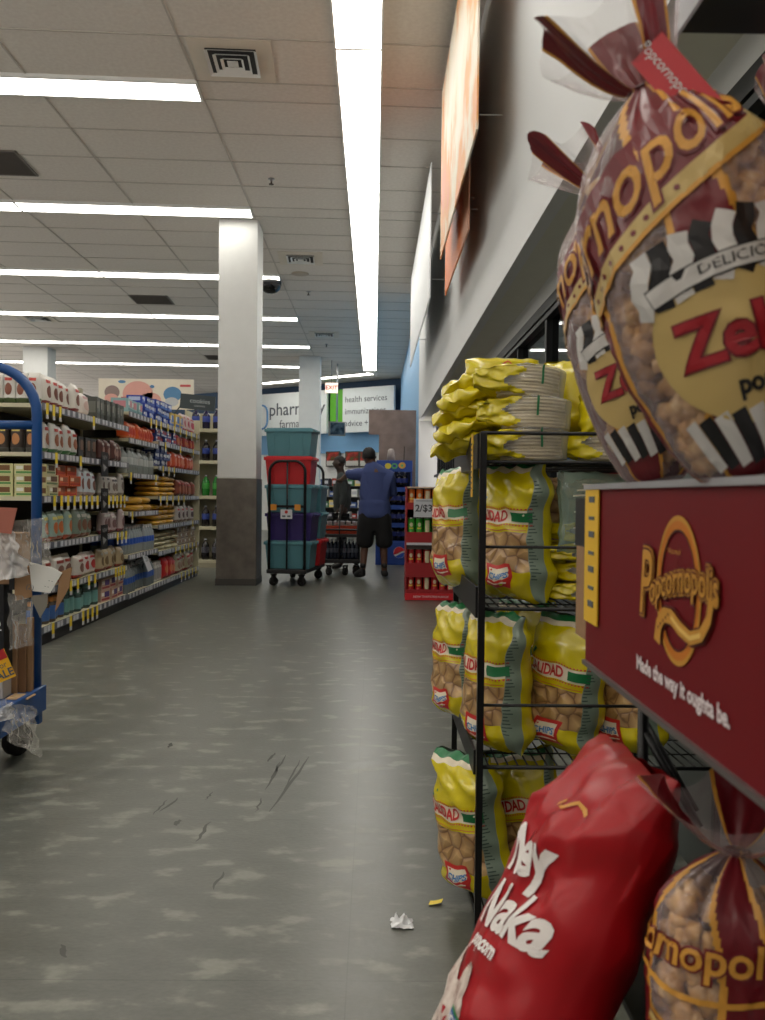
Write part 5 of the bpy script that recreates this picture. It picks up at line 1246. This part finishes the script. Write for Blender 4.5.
tied_bag('popcorn_bag', 'zebra popcorn bag behind at the far end of display top', (.277, .80, PT+.007), .066, .41, 7, (0, -.25, -.95), n=260, bend=(-.1, -.1), fl=.42)
tied_bag('popcorn_bag', 'out of focus popcorn bag nearest at the right edge', (.298, .462, PT+.007), .068, .40, 12, (0, -.12, -1.9), n=300, fl=.5)
tied_bag('popcorn_bag', 'popcorn bag glimpsed low between the two front bags', (.385, .74, PT+.007), .064, .41, 17, (0, .0, -.3), n=260)
tied_bag('popcorn_bag', 'popcorn bag with clear sides hanging below the red header', (.300, .70, .548), .066, .315, 23, (0, .05, -.15), 'plain', neck=.74, fl=1.05, n=380, full=.62, fronta=-.3)
tied_bag('popcorn_bag', 'popcorn bag half hidden behind the lower clear bag', (.43, .72, .56), .062, .31, 29, (0, .1, .3), 'plain', n=160)
MB().box(.262, .56, .60, .98, .558, .566).build('lower_tray', BLACKM); tag(C.objects['lower_tray'], 'black tray under the lower popcorn bags', 'tray')
# ------------------------------------------------------------------ big red bag
w, h, d = .25, .47, .115
def mfr(s, t, side): return 0
mb, f = bag_mesh(w, h, d, mfr, 5, 70, 90, (), wr=.0085, bulge=.5, pinch=.2, creases=[(1, .86, .15, .72, .010, .10), (1, .80, .3, .62, -.008, .08), (.9, .97, .3, .86, .008, .09), (-.2, .97, -.5, .80, .007, .08), (.2, .3, .9, .42, .007, .09), (.1, .18, .6, .30, -.006, .07), (-.1, .45, .7, .50, .005, .06), (.5, .97, .62, .80, -.009, .10)])
g = wrapf(f, w, h, .0014); g2 = wrapf(f, w, h, .0022); g3 = wrapf(f, w, h, .003)
TX = .034
mb.text('Ney', .066, g2, 1, bold=.0022, shear=.15, pre=lambda x, z: (x+TX-.02, z*1.05+h*.70+.25*x), sub=.012)
mb.text('Naka', .070, g2, 1, bold=.0022, shear=.15, pre=lambda x, z: (x+TX, z*1.05+h*.575+.25*x), sub=.012)
mb.text('popcorn', .022, g2, 1, bold=.001, pre=lambda x, z: (x+TX-.01, z+h*.485+.2*x), sub=.012)
mb.strip2([(TX-.03+.009*i, h*.83+.006*math.sin(i*1.3)+.02*i/8) for i in range(9)], .004, g2, 2)
def popz(x, z): return g(x, z)
mb.grid(lambda u, v: g(u, v*(h*(.40+.035*math.sin(u*60)+.02*math.sin(u*130)-.9*max(0, u)))), [-.134+.134*i/14 for i in range(15)]+[.01*i for i in range(1, 7)], [i/12 for i in range(13)], 3)
mb.rect2(.03, .075, h*.235, h*.345, g3, 4, 4, 4); mb.rect2(.034, .071, h*.28, h*.34, wrapf(f, w, h, .0036), 5, 4, 3); mb.text('NON', .014, wrapf(f, w, h, .0044), 1, bold=.0006, pre=lambda x, z: (x+.0525, z+h*.325), sub=.01); mb.text('GMO', .014, wrapf(f, w, h, .0044), 1, bold=.0006, pre=lambda x, z: (x+.0525, z+h*.295), sub=.01)
mb.disc2(.04, h*.255, .008, .008, wrapf(f, w, h, .0042), 6, 10, 1)
mb.rect2(.02, .06, h*.12, h*.205, g3, 1, 4, 3); mb.text('gluten', .011, wrapf(f, w, h, .004), 7, pre=lambda x, z: (x+.04, z+h*.185), sub=.01); mb.text('free', .011, wrapf(f, w, h, .004), 7, pre=lambda x, z: (x+.04, z+h*.155), sub=.01)
o = mb.build('popcorn_sack', [mat('sack_red', (160, 12, 22), .36, spec=.4), mat('sack_white', (228, 222, 218), .45), GOLD, ramp_mat('popcorn_photo', [(.3, (150, 120, 110)), (.5, (206, 190, 180)), (.7, (226, 216, 206))], 'noise', 60, .5, .2, .003), mat('gmo_green', (70, 150, 90), .4), mat('gmo_blue', (60, 110, 180), .4), mat('gmo_orange', (220, 120, 50), .4), mat('gf_red', (170, 60, 80), .4)])
U_ = Vector((.40, .06, .90)).normalized(); Xv = Vector((-.02, -1, .0)); Xv = (Xv-U_*Xv.dot(U_)).normalized(); Yv = U_.cross(Xv)
Mx = Matrix((Xv, Yv, U_)).transposed().to_4x4(); Mx.translation = Vector((.094, .865, .375))
o.matrix_world = Mx
tag(o, 'big glossy red popcorn sack with white lettering leaning at bottom right', 'popcorn bag')
m_ = MB(); m_.box(0, .30, 0, .36, 0, .012); m_.box(0, .006, 0, .36, 0, .05); 
o = m_.build('front_basket', WIRE, loc=(.01, .66, .335)); tag(o, 'black basket under the big red popcorn sack', 'basket')
# ------------------------------------------------------------------ blue cart with boxes
BC = mat('cart_blue', (12, 74, 140), .45, .0, coat=.15)
CYc = 3.45; xp = at(36.5, 560, CYc).x; ztop = at(10, 366, CYc).z; zbar = at(20, 425, CYc).z
t = thing('platform_cart', 'blue tube-framed platform cart loaded with torn boxes at left edge', 'cart', (xp, CYc, 0), 0)
m_ = uframe(-.66, 0, 0, .26, ztop, .021, .20); m_.tube([(-.655, 0, zbar), (-.005, 0, zbar)], .019, 10); m_.build('handle_frame', BC, t)
m_ = MB(); m_.box(-.70, .03, -.62, .03, .235, .262); m_.box(-.70, .03, -.62, -.60, .20, .262); m_.box(.012, .032, -.62, .03, .17, .275); m_.box(-.70, .03, .01, .03, .17, .275); m_.build('deck', BC, t, bevel=.004)
m_ = MB(); m_.box(-.02, .02, -.02, .02, .12, .26); m_.build('post_socket', BC, t, bevel=.004)
for x, y in ((-.06, -.04), (-.60, -.04), (-.60, -.5)): caster(t, x, y, .065)
def bxo(name, lab, cat, px0, px1, pz0, pz1, y0, y1, m, bev=.003, rot=None, extra=None):
    """box given by pixel columns at depth y0 and absolute heights"""
    xa, xb = at(px0, 600, y0).x, at(px1, 600, y0).x
    cx = (xa+xb)/2; mb = MB().box(-(xb-xa)/2, (xb-xa)/2, 0, y1-y0, 0, pz1-pz0)
    if extra: extra(mb, (xb-xa)/2, pz1-pz0)
    o = mb.build(name, m, loc=(cx, y0, pz0), bevel=bev)
    if rot: o.rotation_euler = rot
    return tag(o, lab, cat)
Z = lambda py, Y: at(20, py, Y).z
DZ = .264
bxo('flattened_carton', 'tall flattened brown carton standing on blue cart, left one', 'carton', 8, 17, DZ, Z(628, 3.2), 3.36, 3.375, CARD)
bxo('flattened_carton', 'tall flattened brown carton standing on blue cart, middle one', 'carton', 18, 26, DZ, Z(630, 3.24), 3.38, 3.395, mat('cardboard_dark', (126, 92, 62), .8))
bxo('flattened_carton', 'tall flattened brown carton standing on blue cart, next to post', 'carton', 26.5, 33, DZ, Z(622, 3.28), 3.40, 3.415, CARD)
bxo('carton', 'white carton low at the left edge on the blue cart', 'carton', -80, 3, DZ, Z(688, 3.1), 3.27, 3.35, mat('carton_white', (176, 168, 160), .6))
def ex12(mb, hw, H): mb.text('12', .055, lambda x, z: (x+hw-.035, -.001, z+H*.55), 1)
zb0 = Z(688, 3.1)+.001
KC = bxo('carton', 'black carton with a white 12 at the left edge', 'carton', -80, 4, zb0, Z(590, 3.1), 3.27, 3.35, [BLACKP, WHITE], extra=ex12)
zb1 = Z(590, 3.1)+.001
OC = bxo('carton', 'brown open carton wrapped in clear plastic on blue cart', 'carton', -60, 22, zb1, Z(535, 3.1), 3.27, 3.35, [CARD])
def tagm(mb, hw, H):
    mb.box(-hw, hw, -.0015, 0, H*.68, H, 1); mb.text('SALE', .04, lambda x, z: (x, -.002, z+H*.2), 2, bold=.001); mb.text('2 for', .03, lambda x, z: (x, -.002, z+H*.5), 2)
bxo('sale_tag', 'tilted yellow and red price tag at the left edge', 'tag', -6, 17, Z(681, 2.98), Z(651, 2.98), 2.985, 2.988, [mat('tag_y', (232, 176, 30), .5), mat('tag_r', (170, 30, 36), .5), INK], 0, (0, -.42, 0), tagm)
def attach(o, par):
    o.parent = par; o.location = Vector(o.location)-Vector(par.location); del o['category']; return o
def quadplate(name, lab, cat, pts, Y, m, th=.004, dY=(0, 0, 0, 0), text=None):
    P = [at(x, y, Y+dd) for (x, y), dd in zip(pts, dY)]; o_ = P[0].copy(); V = [p-o_ for p in P]
    n = (V[1]-V[0]).cross(V[3]-V[0]).normalized()
    if n.y > 0: n = -n
    mb = MB(); k = len(V); mb.add(V+[v-n*th for v in V], [tuple(range(k)), tuple(range(2*k-1, k-1, -1))]+[(i, i+k, (i+1) % k+k, (i+1) % k) for i in range(k)])
    if text:
        ex = (V[1]-V[0]).normalized(); ez = n.cross(ex); ez = ez if ez.z > 0 else -ez
        for (s, sz, u, v) in text: mb.text(s, sz, lambda x, z: tuple(ex*(x+u)+ez*(z+v)+n*.0015), 1)
    o = mb.build(name, m, loc=o_); return tag(o, lab, cat)
quadplate('carton_board', 'pinkish brown board leaning at the left edge behind the plastic', 'board', [(-6, 507), (17, 508), (11, 534), (-6, 532)], 3.20, mat('board_pink', (172, 104, 88), .7))
attach(quadplate('flap', 'white carton flap with small print sticking out of the cart', 'carton flap', [(29, 562), (53, 568), (62, 573), (50, 593), (32, 591)], 3.25, [mat('flap_white', (222, 222, 216), .6), INK], .004, (0, .0, 0, .0, 0), text=[('(2)', .028, .028, -.095), ('- -', .02, .10, -.05), ('- -', .02, .09, -.075)]), OC)
attach(quadplate('flap', 'brown bent carton flap right of the white one', 'carton flap', [(60, 572), (72, 567), (69, 588), (55, 612), (44, 618), (46, 603), (52, 592)], 3.255, CARD, .004), OC)
attach(quadplate('flap', 'brown carton side below the plastic sheet', 'carton flap', [(14, 577), (30, 565), (32, 597), (15, 601)], 3.26, CARD, .004), OC)
attach(quadplate('flap', 'greyish torn carton edge hanging below the white flap', 'carton flap', [(30, 596), (48, 594), (47, 606), (40, 618), (22, 615)], 3.262, mat('flap_grey', (130, 126, 116), .7), .004), OC)
attach(bxo('strap', 'black upright strap at the left edge on the cart', 'strap', 9, 14, Z(590, 3.25), Z(553, 3.25), 3.255, 3.262, BLACKP, 0), KC)
SHT = film('clear_sheet', (225, 222, 215), .22, .22)
def crumple(name, lab, outline_, Y, nx, ny, amp, seed, m=SHT, cat='plastic sheet'):
    """crumpled sheet spanned between four pixel corners, with real folds in depth"""
    A, B, D_, C_ = [at(x, y, Y) for x, y in outline_]
    o_ = A.copy(); mb = MB()
    def g(u, v):
        p = (A*(1-u)+B*u)*(1-v)+(C_*(1-u)+D_*u)*v
        q = Vector((u*3.1, v*3.1, seed))
        n = noise.noise(q)+.5*(1-2*abs(noise.noise(q*2.3)))+.3*noise.noise(q*5)
        e = noise.noise(Vector((u*5, v*5, seed+9)))
        return p-o_+Vector((e*amp*.5*(1 if 0 < u < 1 else 2), -n*amp, e*amp*.5))
    mb.grid(g, [i/nx for i in range(nx+1)], [i/ny for i in range(ny+1)], 0)
    o = mb.build(name, m, loc=o_); return tag(o, lab, cat)
crumple('plastic_wrap', 'clear plastic bag bulging above the cartons on the cart', [(10, 521), (45, 518), (53, 560), (16, 570)], 3.235, 36, 36, .012, 3)
crumple('plastic_wrap', 'milky plastic sheet draped down the left edge of the cart', [(-8, 520), (12, 530), (32, 575), (-8, 582)], 3.22, 30, 30, .02, 8, film('milky', (230, 230, 230), .55, .35))
crumple('plastic_wrap', 'grey plastic film over the carton beside the 12 box', [(8, 592), (34, 600), (32, 645), (10, 650)], 3.25, 24, 24, .015, 14)
crumple('plastic_wrap', 'torn clear plastic dangling from the cart deck to the wheel', [(0, 700), (34, 706), (42, 757), (8, 740)], 2.82, 30, 30, .02, 21)
crumple('plastic_wrap', 'milky plastic tuft low at the left edge of the deck', [(-8, 712), (12, 702), (14, 718), (-8, 724)], 2.82, 20, 16, .012, 26, film('milky', (230, 230, 230), .55, .35))
bxo('carton_scrap', 'brown scrap of card lying on the blue deck corner', 'scrap', 6, 28, DZ-.001, DZ+.004, 3.27, 3.35, mat('scrap', (190, 160, 120), .7), 0)
# ------------------------------------------------------------------ litter
p = at(435, 907, 2.17); mb = MB(); mb.grid(lambda u, v: (u*.034-.017+.006*v, v*.022-.011, .002+.006*(u*u)), [0, .33, .66, 1], [0, .5, 1])
o = mb.build('paper_scrap', mat('scrap_yellow', (230, 206, 60), .5)); o.location = (p.x, 896/411., .002); tag(o, 'small yellow paper scrap on the floor by the rack', 'litter')
mb = MB()
mb.grid(lambda u, v: (u*.055-.03+.012*noise.noise(Vector((u*4, v*4, 1))), v*.045-.02+.012*noise.noise(Vector((u*4, v*4, 5))), .002+.030*max(0, math.sin(PI*u)*math.sin(PI*v))*(.55+noise.noise(Vector((u*5, v*5, 3))))), [i/12 for i in range(13)], [i/12 for i in range(13)])
o = mb.build('crumpled_wrapper', mat('wrapper_white', (226, 228, 230), .4)); o.location = (at(403, 930, 2.07).x, 2.07, .0015); tag(o, 'crumpled white wrapper on the floor in the aisle', 'litter')
# ------------------------------------------------------------------ world and exposure: dim ambient, with a strong glow below the horizon added to brighten the ceiling
w = bpy.data.worlds.new('world'); bpy.context.scene.world = w; w.use_nodes = True
_n = w.node_tree; _b = _n.nodes['Background']; _t = _n.nodes.new('ShaderNodeTexCoord'); _s = _n.nodes.new('ShaderNodeSeparateXYZ'); _r = _n.nodes.new('ShaderNodeMapRange')
_r.inputs['From Min'].default_value = -.25; _r.inputs['From Max'].default_value = -.12; _r.inputs['To Min'].default_value = 3.9; _r.inputs['To Max'].default_value = .24
_n.links.new(_t.outputs['Generated'], _s.inputs[0]); _n.links.new(_s.outputs['Z'], _r.inputs[0]); _n.links.new(_r.outputs[0], _b.inputs[1])
_b.inputs[0].default_value = (.92, .85, .79, 1)
vs_ = bpy.context.scene.view_settings
vs_.view_transform = 'Standard'; vs_.look = 'None'; vs_.gamma = 1; vs_.use_curve_mapping = False; vs_.exposure = 0
